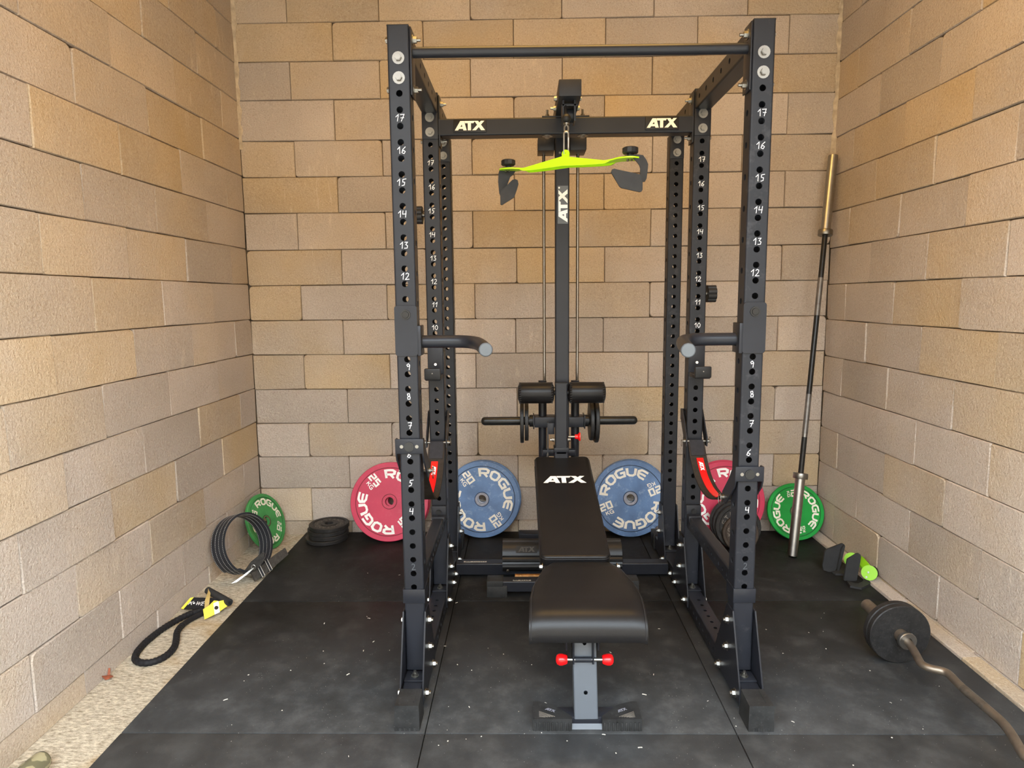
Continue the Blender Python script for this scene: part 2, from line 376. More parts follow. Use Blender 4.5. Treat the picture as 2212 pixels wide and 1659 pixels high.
def text(mb, toks, h, sw, fmap, gap=0.28, sub=0.2, lift=0.0, wscale=1.0, slant=0.0, center=True, sharp=1.0):
    """strokes of width sw (fraction of h) laid through fmap(x, y, lift) -> point"""
    W = sum(GL[t][0] for t in toks)+gap*(len(toks)-1)
    x0 = -W/2 if center else 0.0; nst = 0
    for tk in toks:
        w, strokes = GL[tk]
        for pts, closed in strokes:
            P = [V(p) for p in pts]
            if closed: P = P+[P[0]]
            Q = [P[0]]
            for a, b in zip(P, P[1:]):
                k = max(1, int((b-a).length/sub))
                Q += [a+(b-a)*(i/k) for i in range(1, k+1)]
            n = len(Q); vs = []; nst += 1; lift = (nst % 3)*0.00022
            for i in range(n):
                if closed: a = Q[i-1] if i > 0 else Q[n-2]; b = Q[i+1] if i < n-1 else Q[1]
                else: a = Q[max(i-1, 0)]; b = Q[min(i+1, n-1)]
                d1 = (Q[i]-a); d2 = (b-Q[i])
                d1 = d1.normalized() if d1.length > 1e-6 else d2.normalized()
                d2 = d2.normalized() if d2.length > 1e-6 else d1
                t = (d1+d2); t = t.normalized() if t.length > 1e-4 else d1
                nn = V((-t.y, t.x)); k = min(1.6, 1.0/max(0.45, nn.dot(V((-d1.y, d1.x)))))
                for sgn in (-1, 1):
                    q = Q[i]+nn*(sgn*sw/2*k)
                    vs.append(fmap((x0+q.x+slant*q.y)*h*wscale, q.y*h, lift))
            mb.add(vs, [(2*i, 2*i+2, 2*i+3, 2*i+1) for i in range(n-1)])
        x0 += w+gap
    return mb
ATX_POLY = [[(0, 0), (.33, 0), (.93, 1), (.56, 1)], [(.62, 1), (.95, 1), (1.2, 0), (.87, 0)], [(.38, .16), (1.0, .16), (.96, .38), (.52, .38)],
            [(.98, 1), (2.02, 1), (1.9, .76), (1.03, .76)], [(1.32, .8), (1.64, .8), (1.64, 0), (1.32, 0)],
            [(1.98, 1), (2.36, 1), (3.06, 0), (2.66, 0)], [(2.66, 1), (3.0, 1), (2.14, 0), (1.76, 0)]]
def atx(mb, o, x, y, w, h, lift=0.0006):
    """the three-letter logo, centred on o, reading along x, upright along y"""
    x = V(x).normalized(); y = V(y).normalized(); n = x.cross(y)
    for k, P in enumerate(ATX_POLY):
        vs = [V(o)+x*((a/3.06-.5)*w)+y*((b-.5)*h)+n*(lift+k*0.00002) for a, b in P]
        mb.add(vs, [tuple(range(len(P)))])
    return mb

# ------------------------------------------------------------------ setting
YB, XL, XR = 1.68, -1.785, 1.565
FZ = -0.02
struct('floor', MB().bx(-2.2, 2.0, -2.9, 1.9, FZ-0.15, FZ), 'concrete')
struct('ground_outside', MB().bx(-14, 14, -22, -2.92, FZ-0.25, FZ-0.05), 'outside')
def wall(name, backing, rows, phases, pitch, u0, u1, tomap, n_in, first_parity):
    """backing wall plus its blocks: tomap(u, z, depth) -> point"""
    w = struct(name, backing, 'mortar')
    for i, (z0, z1) in enumerate(zip(rows, rows[1:])):
        ph = phases[(i+first_parity) % 2]
        k0 = math.floor((u0-ph)/pitch)-1; js = [u0]
        for k in range(k0, k0+40):
            j = ph+k*pitch+random.uniform(-.006, .006)
            if u0+0.05 < j < u1-0.05: js.append(j)
        js.append(u1)
        for a, b in zip(js, js[1:]):
            g = 0.0012; gz = 0.0013
            dz0 = random.uniform(-.002, .002); dz1 = random.uniform(-.002, .002)
            A, B, C, D = a+g, b-g, z0+gz, z1-gz
            if C < FZ: C = FZ
            cuts = [random.choice((0, 0, 0, 0, 0, 0, 0, .012, .02)) for _ in range(4)]
            poly = []
            for (x, z, sx_, sz_, c) in ((A, C+dz0, 1, 1, cuts[0]), (B, C-dz0, -1, 1, cuts[1]), (B, D+dz1, -1, -1, cuts[2]), (A, D-dz1, 1, -1, cuts[3])):
                if c == 0: poly.append((x, z))
                else:
                    q = [(x, z+sz_*c), (x+sx_*c*.3, z+sz_*c*.3), (x+sx_*c, z)]
                    poly += q if sx_*sz_ > 0 else q[::-1]
            n = len(poly); cx = sum(p[0] for p in poly)/n; cz = sum(p[1] for p in poly)/n
            dp = random.uniform(-.0025, .0025); tl = [random.uniform(-.002, .002) for _ in range(2)]
            ch = 0.0026
            def dep(x, z): return dp+tl[0]*(x-cx)/0.25+tl[1]*(z-cz)/0.1
            vs = []
            for (x, z) in poly:
                fx = 1-ch/max(.03, abs(b-a)/2); fz = 1-ch/max(.03, abs(z1-z0)/2)
                vs.append(tomap(cx+(x-cx)*fx, cz+(z-cz)*fz, dep(x, z)))
            for (x, z) in poly: vs.append(tomap(x, z, dep(x, z)-0.006))
            for (x, z) in poly: vs.append(tomap(x, z, -0.035))
            mb = MB(); mb.add(vs, [tuple(range(n))]+[(i_, (i_+1) % n, n+(i_+1) % n, n+i_) for i_ in range(n)]+[(n+i_, n+(i_+1) % n, 2*n+(i_+1) % n, 2*n+i_) for i_ in range(n)])
            o = obj('block', mb, 'block', w, None)
    return w
zb = [-.15, .065, .27, .466, .669, .874, 1.08, 1.282, 1.485, 1.687, 1.895, 2.095, 2.294, 2.516, 2.72, 2.924, 3.127, 3.33]
zl = [-.14, .07, .273, .476, .679, .881, 1.087, 1.289, 1.4925, 1.697, 1.902, 2.105, 2.308, 2.511, 2.714, 2.917, 3.12, 3.33]
zr = [-.19, .013, .219, .426, .635, .844, 1.052, 1.260, 1.461, 1.664, 1.864, 2.065, 2.268, 2.47, 2.672, 2.875, 3.08, 3.33]
wb = wall('wall_back', MB().bx(XL-.25, XR+.25, YB+.014, YB+.25, FZ-.1, 3.4), zb, (0.040, 0.280), 0.506, XL, XR, lambda u, z, d: V((u, YB-d, z)), None, 1)
wl = wall('wall_left', MB().bx(XL-.25, XL-.014, -2.3, YB+.25, FZ-.1, 3.4), zl, (0.018, 0.258), 0.481, -2.3, YB, lambda u, z, d: V((XL+d, u, z)), None, 0)
wr = wall('wall_right', MB().bx(XR+.014, XR+.25, -2.3, YB+.25, FZ-.1, 3.4), zr, (0.265, 0.030), 0.477, -2.3, YB, lambda u, z, d: V((XR-d, u, z)), None, 0)
# smeared mortar where the walls meet
def bead(name, x, z0, z1, parent, s):
    mb = MB(); random.seed(5 if s > 0 else 9); pts = []; k = int((z1-z0)/0.035)
    vs = []; fs = []
    for i in range(k+1):
        z = z0+(z1-z0)*i/k; w = 0.010+random.uniform(0, .016)
        vs += [V((x+s*0.001, YB-w*.7, z)), V((x-s*w, YB-.001, z)), V((x+s*.02, YB+.02, z))]
    for i in range(k):
        for j in range(3): fs.append((i*3+j, i*3+(j+1) % 3, i*3+3+(j+1) % 3, i*3+3+j))
    mb.add(vs, fs); obj('mortar_bead', mb, 'mortar_light', parent, 60)
bead('b', XL, 2.25, 3.1, wb, -1); bead('b', XR, 2.1, 3.1, wb, 1)
struct('wall_front', MB().bx(XL-.25, XR+.25, -2.45, -2.3, 3.1, 3.4), 'joist')
struct('wall_opposite', MB().bx(-16, 16, -13.4, -13.0, FZ-.2, 6.3), 'facade')
struct('ceiling', MB().bx(-2.05, 1.85, -2.3, 1.95, 3.33, 3.5), 'joist')

# a low course at the foot of the right wall
for k in range(9):
    y1 = YB-.02-k*.477; y0 = max(-2.3, y1-.474)
    obj('block', MB().bx(1.497, XR-.001, y0, y1, FZ, .010+.002*math.sin(k*2.3), b=.003), 'block', wr, None)
# rubber tiles
xs = [-1.515, -0.515, 0.493, 1.495]; ys = [1.668, 0.736, -0.218, -1.175, -2.13]
mlab = {(0, 0): 'black rubber floor mat in the back left corner under the small stack of iron plates',
 (1, 0): 'black rubber floor mat along the back wall in the middle under the cable tower',
 (2, 0): 'black rubber floor mat in the back right corner under the leaning barbell',
 (0, 1): 'black rubber floor mat on the left, just right of the black resistance tube',
 (1, 1): 'black rubber floor mat in the middle under the bench seat',
 (2, 1): 'black rubber floor mat on the right under the bent curl bar',
 (0, 2): 'grey dusty rubber floor mat cut by the lower frame edge, on the left',
 (1, 2): 'grey dusty rubber floor mat cut by the lower frame edge, in the middle',
 (2, 2): 'grey dusty rubber floor mat cut by the lower frame edge, on the right'}
for i in range(3):
    for j in range(3):
        g = .0015
        o = obj('rubber_mat', MB().bx(xs[i]+g, xs[i+1]-g, ys[j+1]+g, ys[j]-g, FZ, 0, b=.0025), 'mat', None, 40)
        ROOT[o.name] = Matrix.Identity(4); tag(o, mlab[(i, j)], 'mat', 'rubber floor mats')

# ------------------------------------------------------------------ power rack
def perf_strip(mb, M, w, L, holes, r, n=14, lip=0.003):
    """flat strip: x across (-w/2..w/2), y along (0..L), outward = +z, with round holes at y"""
    hs = sorted(holes); y = 0.0; vs = []; fs = []
    def quad(y0, y1):
        k = len(vs); vs.extend([(-w/2, y0, 0), (w/2, y0, 0), (w/2, y1, 0), (-w/2, y1, 0)]); fs.append((k, k+1, k+2, k+3))
    for i, c in enumerate(hs):
        h = min(0.024, w/2)
        if i+1 < len(hs): h = min(h, (hs[i+1]-c)/2-1e-5)
        if i > 0: h = min(h, (c-hs[i-1])/2-1e-5)
        if c-h > y+1e-6: quad(y, c-h)
        k = len(vs)
        for j in range(n):
            a = 2*PI*(j+.5)/n; ca, sa = math.cos(a), math.sin(a); t = min((w/2)/max(abs(ca), 1e-6), h/max(abs(sa), 1e-6))
            vs.append((ca*t, c+sa*t, 0))
        # square the cell's corners
        for sx_ in (-1, 1):
            for sy_ in (-1, 1):
                j = min(range(n), key=lambda q: (vs[k+q][0]-sx_*w/2)**2+(vs[k+q][1]-c-sy_*h)**2); vs[k+j] = (sx_*w/2, c+sy_*h, 0)
        for j in range(n): a = 2*PI*(j+.5)/n; vs.append((r*math.cos(a), c+r*math.sin(a), 0))
        for j in range(n): a = 2*PI*(j+.5)/n; vs.append((r*math.cos(a), c+r*math.sin(a), -lip))
        for j in range(n):
            q = (j+1) % n; fs.append((k+j, k+q, k+n+q, k+n+j)); fs.append((k+n+j, k+n+q, k+2*n+q, k+2*n+j))
        y = c+h
    if L > y+1e-6: quad(y, L)
    mb.add(vs, fs, M)
def perf_tube(mb, o, ax, fr, w, d, L, front=(), back=(), left=(), right=(), r=0.0105, rs=0.0105, cr=0.006):
    """rectangular tube from o along ax; fr = outward normal of the front face; w across, d deep"""
    ax = V(ax).normalized(); fr = V(fr).normalized(); sd = ax.cross(fr)     # sd: to the side of the front face
    o = V(o); fw_ = w-2*cr; fd_ = d-2*cr
    perf_strip(mb, basis(o+fr*d/2, sd, ax, fr), fw_, L, front, r)
    perf_strip(mb, basis(o-fr*d/2, sd, ax, -fr), fw_, L, back, r)
    perf_strip(mb, basis(o+sd*w/2, -fr, ax, sd), fd_, L, left, rs)
    perf_strip(mb, basis(o-sd*w/2, fr, ax, -sd), fd_, L, right, rs)
    for a, b in ((1, 1), (1, -1), (-1, 1), (-1, -1)):
        c = o+sd*(a*(w/2-cr))+fr*(b*(d/2-cr)); vs = []
        for k in range(5):
            t = PI/2*k/4; p = c+sd*(a*cr*math.cos(t))+fr*(b*cr*math.sin(t)); vs += [p, p+ax*L]
        mb.add(vs, [(2*k, 2*k+2, 2*k+3, 2*k+1) for k in range(4)])
    return mb

UX, UW = 0.5745, 0.070
rack = thing('power_rack', 'tall black steel power rack with six perforated uprights, standing on the rubber mats', 'power rack', (0, 0.5, 0))
def numbers(parent, x, y, ns, sc_):
    for n in ns:
        z = 2.05-.05*((17-n)*2+1.5); mb = MB(); h = 0.0215*sc_
        random.seed(n*7+int(x*100)); tilt = random.uniform(-.08, .12); dx = random.uniform(-.003, .003)
        faint = n in (2,)
        text(mb, list(str(n)), h, 0.09, lambda a, b, l: V((x+dx+a, y-.0006-l, z-h/2+b)), gap=.22, sub=.15, slant=tilt)
        obj('painted_number', mb, 'grey_label' if faint else 'paint_pen', parent, None, label='hand-painted number %d' % n)
def upright(s, y, top, kmax, nums, nsc, skip=()):
    mb = MB(); z0 = 0.092
    ks = [k for k in range(kmax+1)]
    hz = [2.05-.05*k-z0 for k in ks]
    side = [2.05-.05*(2*j+1)-.017-z0 for j in range((kmax+1)//2+1)]
    perf_tube(mb, (s*UX, y+UW/2, z0), (0, 0, 1), (0, -1, 0), UW, UW, top-z0-.004, hz, hz, side, side)
    o = obj('upright', mb, 'steel_scuff' if s > 0 else 'steel_black', rack, 35, recalc=False)
    obj('end_cap', MB().bx(s*UX-UW/2, s*UX+UW/2, y, y+UW, top-.006, top, b=.002), 'plastic', o)
    numbers(o, s*UX, y, nums, nsc)
    return o
for s in (-1, 1):
    upright(s, 0.0, 2.258, 33, (17, 16, 15, 14, 13, 12, 9, 8, 7, 6, 5, 4, 2) if s < 0 else (17, 16, 15, 14, 13, 12, 9, 8, 7, 6, 4, 2), 1.0)
    upright(s, 0.715, 2.262, 32, (17, 16, 15, 14, 13, 12, 11, 10), .95)
    upright(s, 1.186, 2.186, 32, (), 1)
    # base beam on the floor, perforated on top and inside
    bz = 0.012
    mb = MB(); hl = [.14+.05*k for k in range(26)]
    perf_tube(mb, (s*UX, -0.12, bz+UW/2), (0, 1, 0), (0, 0, 1), UW, UW, 1.50, [h for h in hl if .29 < h < .72 or .9 < h < 1.15], (), hl, hl, r=.0075, rs=.0085)
    bb = obj('base_beam', mb, 'steel_black', rack, 35, recalc=False)
    # rubber foot caps
    for (y0, y1, sg) in ((-0.207, -0.112, 1), (1.375, 1.46, -1)):
        mb = MB(); x0, x1 = s*UX-.041, s*UX+.041
        if sg > 0:
            mb.add([(x0, y0, 0), (x1, y0, 0), (x1, y1, 0), (x0, y1, 0), (x0+.001, y0, .089), (x1-.001, y0, .089), (x1-.004, y1, .089), (x0+.004, y1, .089)],
                   [(0, 3, 2, 1), (4, 5, 6, 7), (0, 1, 5, 4), (1, 2, 6, 5), (2, 3, 7, 6), (3, 0, 4, 7)])
        else: mb.bx(x0, x1, y0, y1, 0, .089, b=.002)
        fc = obj('foot_cap', mb, 'rubber_cap', rack)
        if sg > 0:
            v = MB()
            for k in range(4): v.bx(s*UX-.024+k*.016-.0028, s*UX-.024+k*.016+.0028, y0-.0012, y0+.004, 0.0005, .011)
            obj('cap_slot', v, 'label_ink', fc, None)
            v = MB(); atx(v, (s*UX, y0, .066), (1, 0, 0), (0, 0, 1), .046, .014, .0012); obj('embossed_logo', v, 'rubber_cap', fc, None)
            v = MB(); v.bx(s*UX+.018, s*UX+.022, y0+.02, y1-.01, .0885, .0905); obj('cap_ridge', v, 'rubber_cap', fc, None)
    # gusset plates either side of each upright's foot, with their bolts
    for yu in (0.035, 0.75, 1.221):
        for sd in (-1, 1):
            poly = [(-.045, .315), (.02, .315), (.14, .1), (.15, .03), (-.145, .03), (-.145, .075), (-.05, .30)] if yu < 1 else [(-.045, .315), (.03, .315), (.05, .1), (.06, .03), (-.13, .03), (-.13, .08)]
            M = basis((s*UX+sd*(UW/2+.001)-(.0025 if sd < 0 else -.0025)*0, yu, 0), (0, 1, 0), (0, 0, 1), (1, 0, 0))
            d = .005
            mb = MB(); mb.prism(poly, d*sd, M); g = obj('gusset_plate', mb, 'steel_black', rack, 30)
            pts = [(.0, .262), (.0, .162), (-.1, .046), (.085, .046)]
            if yu > 1: pts = [(.0, .262), (.0, .162), (-.1, .046)]
            for (by, bz_) in pts:
                b = MB().hexbolt((s*UX+sd*(UW/2+.001+d), yu+by, bz_), (sd, 0, 0), r=.0125, h=.010, washer=.0165, stud=(.006 if (sd*s < 0) else 0))
                obj('hex_bolt', b, 'chrome', rack, 30)
        # angle flange on the beam in front of the upright
        mb = MB().bx(s*UX-.034, s*UX+.034, yu-.035-.062, yu-.035, .0825, .0885, b=.0015); obj('floor_flange', mb, 'steel_black', rack)
        b = MB().hexbolt((s*UX, yu-.067, .0885), (0, 0, 1), r=.010, h=.009, washer=.014, stud=.008); obj('hex_bolt', b, 'chrome', rack, 30)
    # upper side beam and its flanges
    mb = MB(); perf_tube(mb, (s*UX, 0.072, 2.213), (0, 1, 0), (0, 0, 1), .068, .072, .641, (), (), [.075+.1*k for k in range(6)], [.075+.1*k for k in range(6)], r=.008, rs=.010); obj('top_side_beam', mb, 'steel_black', rack, 35, recalc=False)
    mb = MB(); perf_tube(mb, (s*UX, 0.787, 2.213), (0, 1, 0), (0, 0, 1), .068, .072, .40, (), (), [.1, .2, .3], [.1, .2, .3], r=.008, rs=.010); obj('top_side_beam', mb, 'steel_black', rack, 35, recalc=False)
    for yu in (0.035, 0.75):
        mb = MB().bx(s*(UX-UW/2-.007), s*(UX-UW/2-.001), yu-.034, yu+.034, 2.045, 2.252, b=.0025); obj('side_flange', mb, 'steel_black', rack)
        for z in (2.222, 2.070):
            obj('hex_bolt', MB().hexbolt((s*(UX-UW/2-.007), yu, z), (-s, 0, 0), r=.011, h=.011, washer=.016, stud=.012), 'chrome', rack, 30)
            obj('hex_bolt', MB().hexbolt((s*(UX+UW/2), yu, z), (s, 0, 0), r=.011, h=.007, washer=.0155), 'chrome', rack, 30)
    # bolts with washers on the faces
    for (y, zz) in ((0.0, (2.157, 2.097)), (0.715, (2.160, 2.100)), (1.186, (2.162, 2.100))):
        if y > 0:
            obj('face_plate', MB().bx(s*UX-.034, s*UX+.034, y-.005, y-.0005, 2.072, 2.182, b=.0015), 'steel_black', rack); 
        for z in zz:
            obj('hex_bolt', MB().hexbolt((s*UX, y-(.005 if y > 0 else 0), z), (0, -1, 0), r=.0112, h=.008, washer=.0195), 'chrome', rack, 30)
    # low cross member between front and middle uprights with wrap brackets
    mb = MB(); hh = [.05+.05*k for k in range(12)]
    perf_tube(mb, (s*UX, 0.072, .392), (0, 1, 0), (0, 0, 1), .048, .064, .643, (), (), hh, hh, r=.006, rs=.0075); obj('lower_side_beam', mb, 'steel_black', rack, 35, recalc=False)
    mb = MB().bx(s*UX-.0385, s*UX+.0385, -.006, -.0005, .343, .394, b=.002).bx(s*(UX+.0355), s*(UX+.0385), -.005, .075, .343, .394).bx(s*(UX-.0385), s*(UX-.0355), -.005, .075, .343, .394)
    obj('wrap_bracket', mb, 'steel_black', rack)
    mb = MB().bx(s*UX-.034, s*UX+.034, .694, .7145, .405, .470, b=.004).bx(s*UX-.03, s*UX+.03, .66, .70, .405, .43, b=.003); w_ = obj('wrap_bracket', mb, 'steel_black', rack)
    obj('pin_head', MB().cyl((s*UX, .694, .442), (s*UX, .689, .442), .013, n=20).cyl((s*UX, .689, .442), (s*UX, .686, .442), .010, n=20), 'plastic', w_)
# pull-up bar
obj('pull_up_bar', MB().cyl((-UX+UW/2, .035, 2.184), (UX-UW/2, .035, 2.180), .0168, n=32), 'steel_black', rack)
# rear cross beam with the two logo plates
mb = MB(); perf_tube(mb, (-UX+UW/2, .752, 2.121), (1, 0, 0), (0, -1, 0), .070, .070, 2*UX-UW); obj('crossbeam', mb, 'steel_black', rack, 35, recalc=False)
for xc in (-.405, .404):
    lp = obj('logo_plate', MB().box((xc, .7165, 2.1245), (.140, .008, .054), b=.0025), 'plastic', rack)
    v = MB(); atx(v, (xc, .7125, 2.1245), (1, 0, 0), (0, 0, 1), .128, .038); obj('logo', v, 'cream', lp, None)
for xb in (-.077, .074):
    obj('hex_bolt', MB().hexbolt((xb, .752, 2.162), (0, 0, 1), r=.010, h=.010, washer=.014, stud=.020), 'chrome', rack, 30)
    obj('hex_bolt', MB().hexbolt((xb, .748, 2.086), (0, 0, -1), r=.0115, h=.007, washer=.0225), 'chrome', rack, 30)
obj('saddle_plate', MB().bx(-.10, .10, .72, .785, 2.156, 2.162, b=.001), 'steel_black', rack)
# floor cross beam at the back, with its sticker
mb = MB(); perf_tube(mb, (-UX+UW/2+.006, 1.03, .041), (1, 0, 0), (0, -1, 0), .062, .060, 2*UX-UW-.012); fb = obj('floor_crossbeam', mb, 'steel_black', rack, 35, recalc=False)
st = obj('sticker', MB().bx(-.497, -.381, 1.018, 1.032, .0722, .0727), 'silver_label', fb, None)
v = MB(); atx(v, (-.476, 1.025, .0728), (1, 0, 0), (0, 1, 0), .030, .009)
for k in range(6): v.bx(-.45+k*.011, -.443+k*.011, 1.0225, 1.0275, .0727, .0730)
obj('sticker_print', v, 'label_ink', fb, None)
for s in (-1, 1): obj('hex_bolt', MB().hexbolt((s*(UX-UW/2-.006), .935, .046), (-s, 0, 0), r=.0125, h=.010, washer=.0165, stud=.004), 'chrome', rack, 30)

# ------------------------------------------------------------------ cable tower
tw = thing('lat_pulldown_tower', 'black cable tower with chrome guide rods and knee rollers at the back of the rack', 'cable machine', (0, 1.05, 0))
mb = MB(); perf_tube(mb, (0.0, 1.0, .06), (0, 0, 1), (0, -1, 0), .066, .066, 2.10); col_ = obj('column', mb, 'steel_black', tw, 35, recalc=False)
lb = obj('logo_label', MB().bx(-.0215, .0265, .9655, .9668, 1.742, 1.914), 'grey_label', col_, None)
v = MB(); atx(v, (.003, .9655, 1.823), (0, 0, 1), (-1, 0, 0), .150, .042, .0006); v.cyl((-.015, .9650, 1.905), (-.015, .9645, 1.905), .004, n=14); obj('logo', v, 'white', col_, None)
for x0, x1 in ((-.112, -.034), (.036, .114)):
    obj('rod_mount', MB().bx(x0, x1, .99, 1.12, 2.078, 2.140, b=.004), 'steel_black', tw)
for xr in (-.082, .081): obj('guide_rod', MB().cyl((xr, 1.09, .55), (xr, 1.09, 2.08), .0078, n=20), 'rod_chrome', tw)
obj('small_bolt', MB().cyl((-.012, .966, 2.06), (-.012, .956, 2.06), .005, n=10).cyl((.0, .966, 2.055), (.0, .958, 2.055), .005, n=10), 'chrome', tw)
obj('pulley_slot', MB().bx(-.012, .02, .9655, .967, 1.99, 2.045), 'label_ink', tw, None)
# overhead arm and its pulley
mb = MB().bx(-.043, .043, .45, 1.15, 2.163, 2.225, b=.003); arm = obj('overhead_arm', mb, 'steel_scuff', tw)
for s in (-1, 1):
    for y, z in ((.60, 2.196), (.68, 2.18)):
        obj('hex_bolt', MB().hexbolt((s*.043, y, z), (s, 0, 0), r=.010, h=.009, washer=.013, stud=(.012 if (s < 0 and y > .65) else 0)), 'chrome', tw, 30)
mb = MB().bx(-.030, .034, .50, .512, 2.140, 2.150, b=.002).bx(-.027, -.020, .50, .58, 2.085, 2.163).bx(.018, .026, .50, .58, 2.085, 2.163).cyl((-.02, .55, 2.115), (.018, .55, 2.115), .028, n=24)
obj('pulley_bracket', mb, 'steel_black', tw)
# cable, stopper ball, swivel
obj('cable', MB().cyl((-.014, .47, 2.10), (-.014, .50, 2.14), .004, n=10), 'plastic', tw)
ball = MB(); ball.lathe([(0.0005, -.018), (.007, -.0165), (.0125, -.0125), (.0165, -.006), (.018, 0), (.0165, .007), (.0125, .0125), (.007, .0165), (.0005, .018)], Matrix.Translation((-.014, .46, 2.084)), 24, False); obj('stopper_ball', ball, 'plastic', tw)
mb = MB().cyl((-.014, .46, 2.066), (-.014, .46, 2.061), .0125, n=20).tube([(-.014+.0075*math.cos(a), .46, 2.046+.014*math.sin(a)) for a in [2*PI*k/16 for k in range(16)]], .0042, 8, True).cyl((-.014, .46, 2.062), (-.014, .46, 2.056), .007, n=12)
obj('cable_eye', mb, 'chrome', tw)
# knee roller post
mb = MB(); perf_tube(mb, (-.008, .93, .66), (0, 0, 1), (0, -1, 0), .058, .056, .335); obj('knee_post', mb, 'steel_black', tw, 35, recalc=False)
obj('post_cap', MB().bx(-.037, .021, .902, .958, .995, 1.0), 'plastic', tw)
mb = MB(); perf_tube(mb, (-.008, .935, .06), (0, 0, 1), (0, -1, 0), .066, .066, .61); obj('lower_post', mb, 'steel_black', tw, 35, recalc=False)
obj('post_collar', MB().bx(-.043, .027, .898, .97, .668, .690, b=.002), 'steel_black', tw)
obj('roller_axle', MB().cyl((-.20, .93, .951), (.19, .93, .951), .012), 'plastic', tw)
for x0, x1 in ((-.214, -.042), (.026, .202)):
    L = x1-x0; rr = .0505; pr = [(.002, 0), (.030, 0), (.041, .004), (.048, .010), (rr, .018), (rr, L-.018), (.048, L-.010), (.041, L-.004), (.030, L), (.002, L)]
    kr = obj('knee_roller', MB().lathe(pr, frame_z((x0, .93, .951), (1, 0, 0)), 40, False), 'vinyl', tw)
    for xe in (x0+.012, x1-.012):
        mb = MB()
        for k in range(26):
            a = 2*PI*k/26; p = V((xe, .93+.0488*math.cos(a), .951+.0488*math.sin(a))); mb.cyl(p-V((.006, 0, 0)), p+V((.006, .003*math.sin(a), -.003*math.cos(a))), .0016, n=5)
        st_ = obj('edge_stitching', mb, 'vinyl_seam', kr, 60, kind='stuff')
# weight carriage
for xr in (-.092, .071): obj('carriage_sleeve', MB().cyl((xr, 1.09, .12), (xr, 1.09, .99), .0205, n=28), 'steel_black', tw)
obj('carriage_beam', MB().bx(-.133, .112, 1.045, 1.135, .760, .811, b=.003), 'steel_black', tw)
for s, xe, xt in ((-1, -.137, -.402), (1, .116, .384)):
    obj('carriage_flange', MB().bx(xe-.003, xe+.003, 1.042, 1.138, .753, .818, b=.001), 'steel_black', tw)
    obj('carriage_collar', MB().cyl((xe, 1.09, .786), (xe+s*.022, 1.09, .786), .030, n=28), 'plastic', tw)
    pr = [(.0215, 0), (.0215, abs(xt-xe)-.02)]+[(.0215*math.cos(t), abs(xt-xe)-.02+.020*math.sin(t)) for t in [PI/2*k/6 for k in range(1, 7)]]
    pr[-1] = (.0004, pr[-1][1])
    obj('plate_peg', MB().lathe(pr, frame_z((xe, 1.09, .786), (s, 0, 0)), 28, False), 'bar_black', tw)
# pop pin, latch, cable
mb = MB().cyl((.027, .93, .737), (.064, .93, .737), .0055, n=12); obj('pin_rod', mb, 'chrome', tw)
obj('red_pin_knob', MB().lathe([(.0005, 0), (.010, 0), (.012, .014), (.021, .021), (.021, .026), (.0005, .027)], frame_z((.058, .93, .737), (1, 0, 0)), 24, False), 'red', tw, label='red pull pin knob')
obj('hex_bolt', MB().hexbolt((.024, .93, .722), (1, 0, 0), r=.009, h=.01, washer=.012), 'chrome', tw, 30)
obj('hex_bolt', MB().hexbolt((-.041, .93, .722), (-1, 0, 0), r=.009, h=.01, washer=.013, stud=.008), 'chrome', tw, 30)
obj('latch_bracket', MB().bx(-.070, -.040, .935, .945, .748, .802, b=.002).bx(-.074, -.068, .93, .955, .66, .806), 'steel_black', tw)
obj('low_cable', MB().cyl((-.071, .95, .80), (-.071, .95, .635), .003, n=8).cyl((-.071, .95, .648), (-.071, .95, .625), .005, n=8), 'bar_steel', tw)
obj('tie_bar', MB().bx(-.096, .066, .985, 1.02, .628, .660, b=.004), 'steel_black', tw)
# foot tread covers over the floor beam
for x0, x1, lx in ((-.298, -.062, -.178), (.062, .298, .178)):
    mb = MB(); n = 22; vs = []; fs = []; c = (1.045, .100)
    for k in range(n+1):
        a = math.radians(92+k*(218-92)/n); R = .088 - (.006 if k in (3, 13, 16, 18) else 0)
        y, z = c[0]+R*math.cos(a), c[1]+R*math.sin(a); vs += [(x0, y, z), (x1, y, z), (x1, y*1+(.006 if y < c[0] else 0), z-.004), (x0, y+(.006 if y < c[0] else 0), z-.004)]
    for k in range(n):
        for j in range(4): fs.append((4*k+j, 4*k+(j+1) % 4, 4*k+4+(j+1) % 4, 4*k+4+j))
    fs += [(3, 2, 1, 0), (4*n, 4*n+1, 4*n+2, 4*n+3)]
    mb.add(vs, fs); tc = obj('tread_cover', mb, 'plastic', tw, 30)
    v = MB(); a = math.radians(141); o = V((lx, c[0]+.0885*math.cos(a), c[1]+.0885*math.sin(a))); yv = V((0, math.sin(a), -math.cos(a))); nv = V((0, math.cos(a), math.sin(a)))
    v.box((0, 0, 0), (.104, .036, .0012), basis(o, (1, 0, 0), yv, nv)); obj('embossed_panel', v, 'plastic', tc, 30)
    v = MB(); atx(v, o, (1, 0, 0), yv, .084, .026, .0012); obj('embossed_logo', v, 'leather_worn', tc, None)
    v = MB()
    for xb in (x0+.026, x1-.026): v.hexbolt((xb, c[0]-.083, .052), (0, -1, -.35), r=.007, h=.005, washer=.0085)
    obj('screw', v, 'chrome', tc, 30)
obj('rear_foot', MB().bx(-.22, .22, 1.415, 1.485, 0, .075, b=.003), 'steel_black', tw)
obj('base_spine', MB().bx(-.035, .035, .90, 1.42, .012, .072, b=.003), 'steel_black', tw)

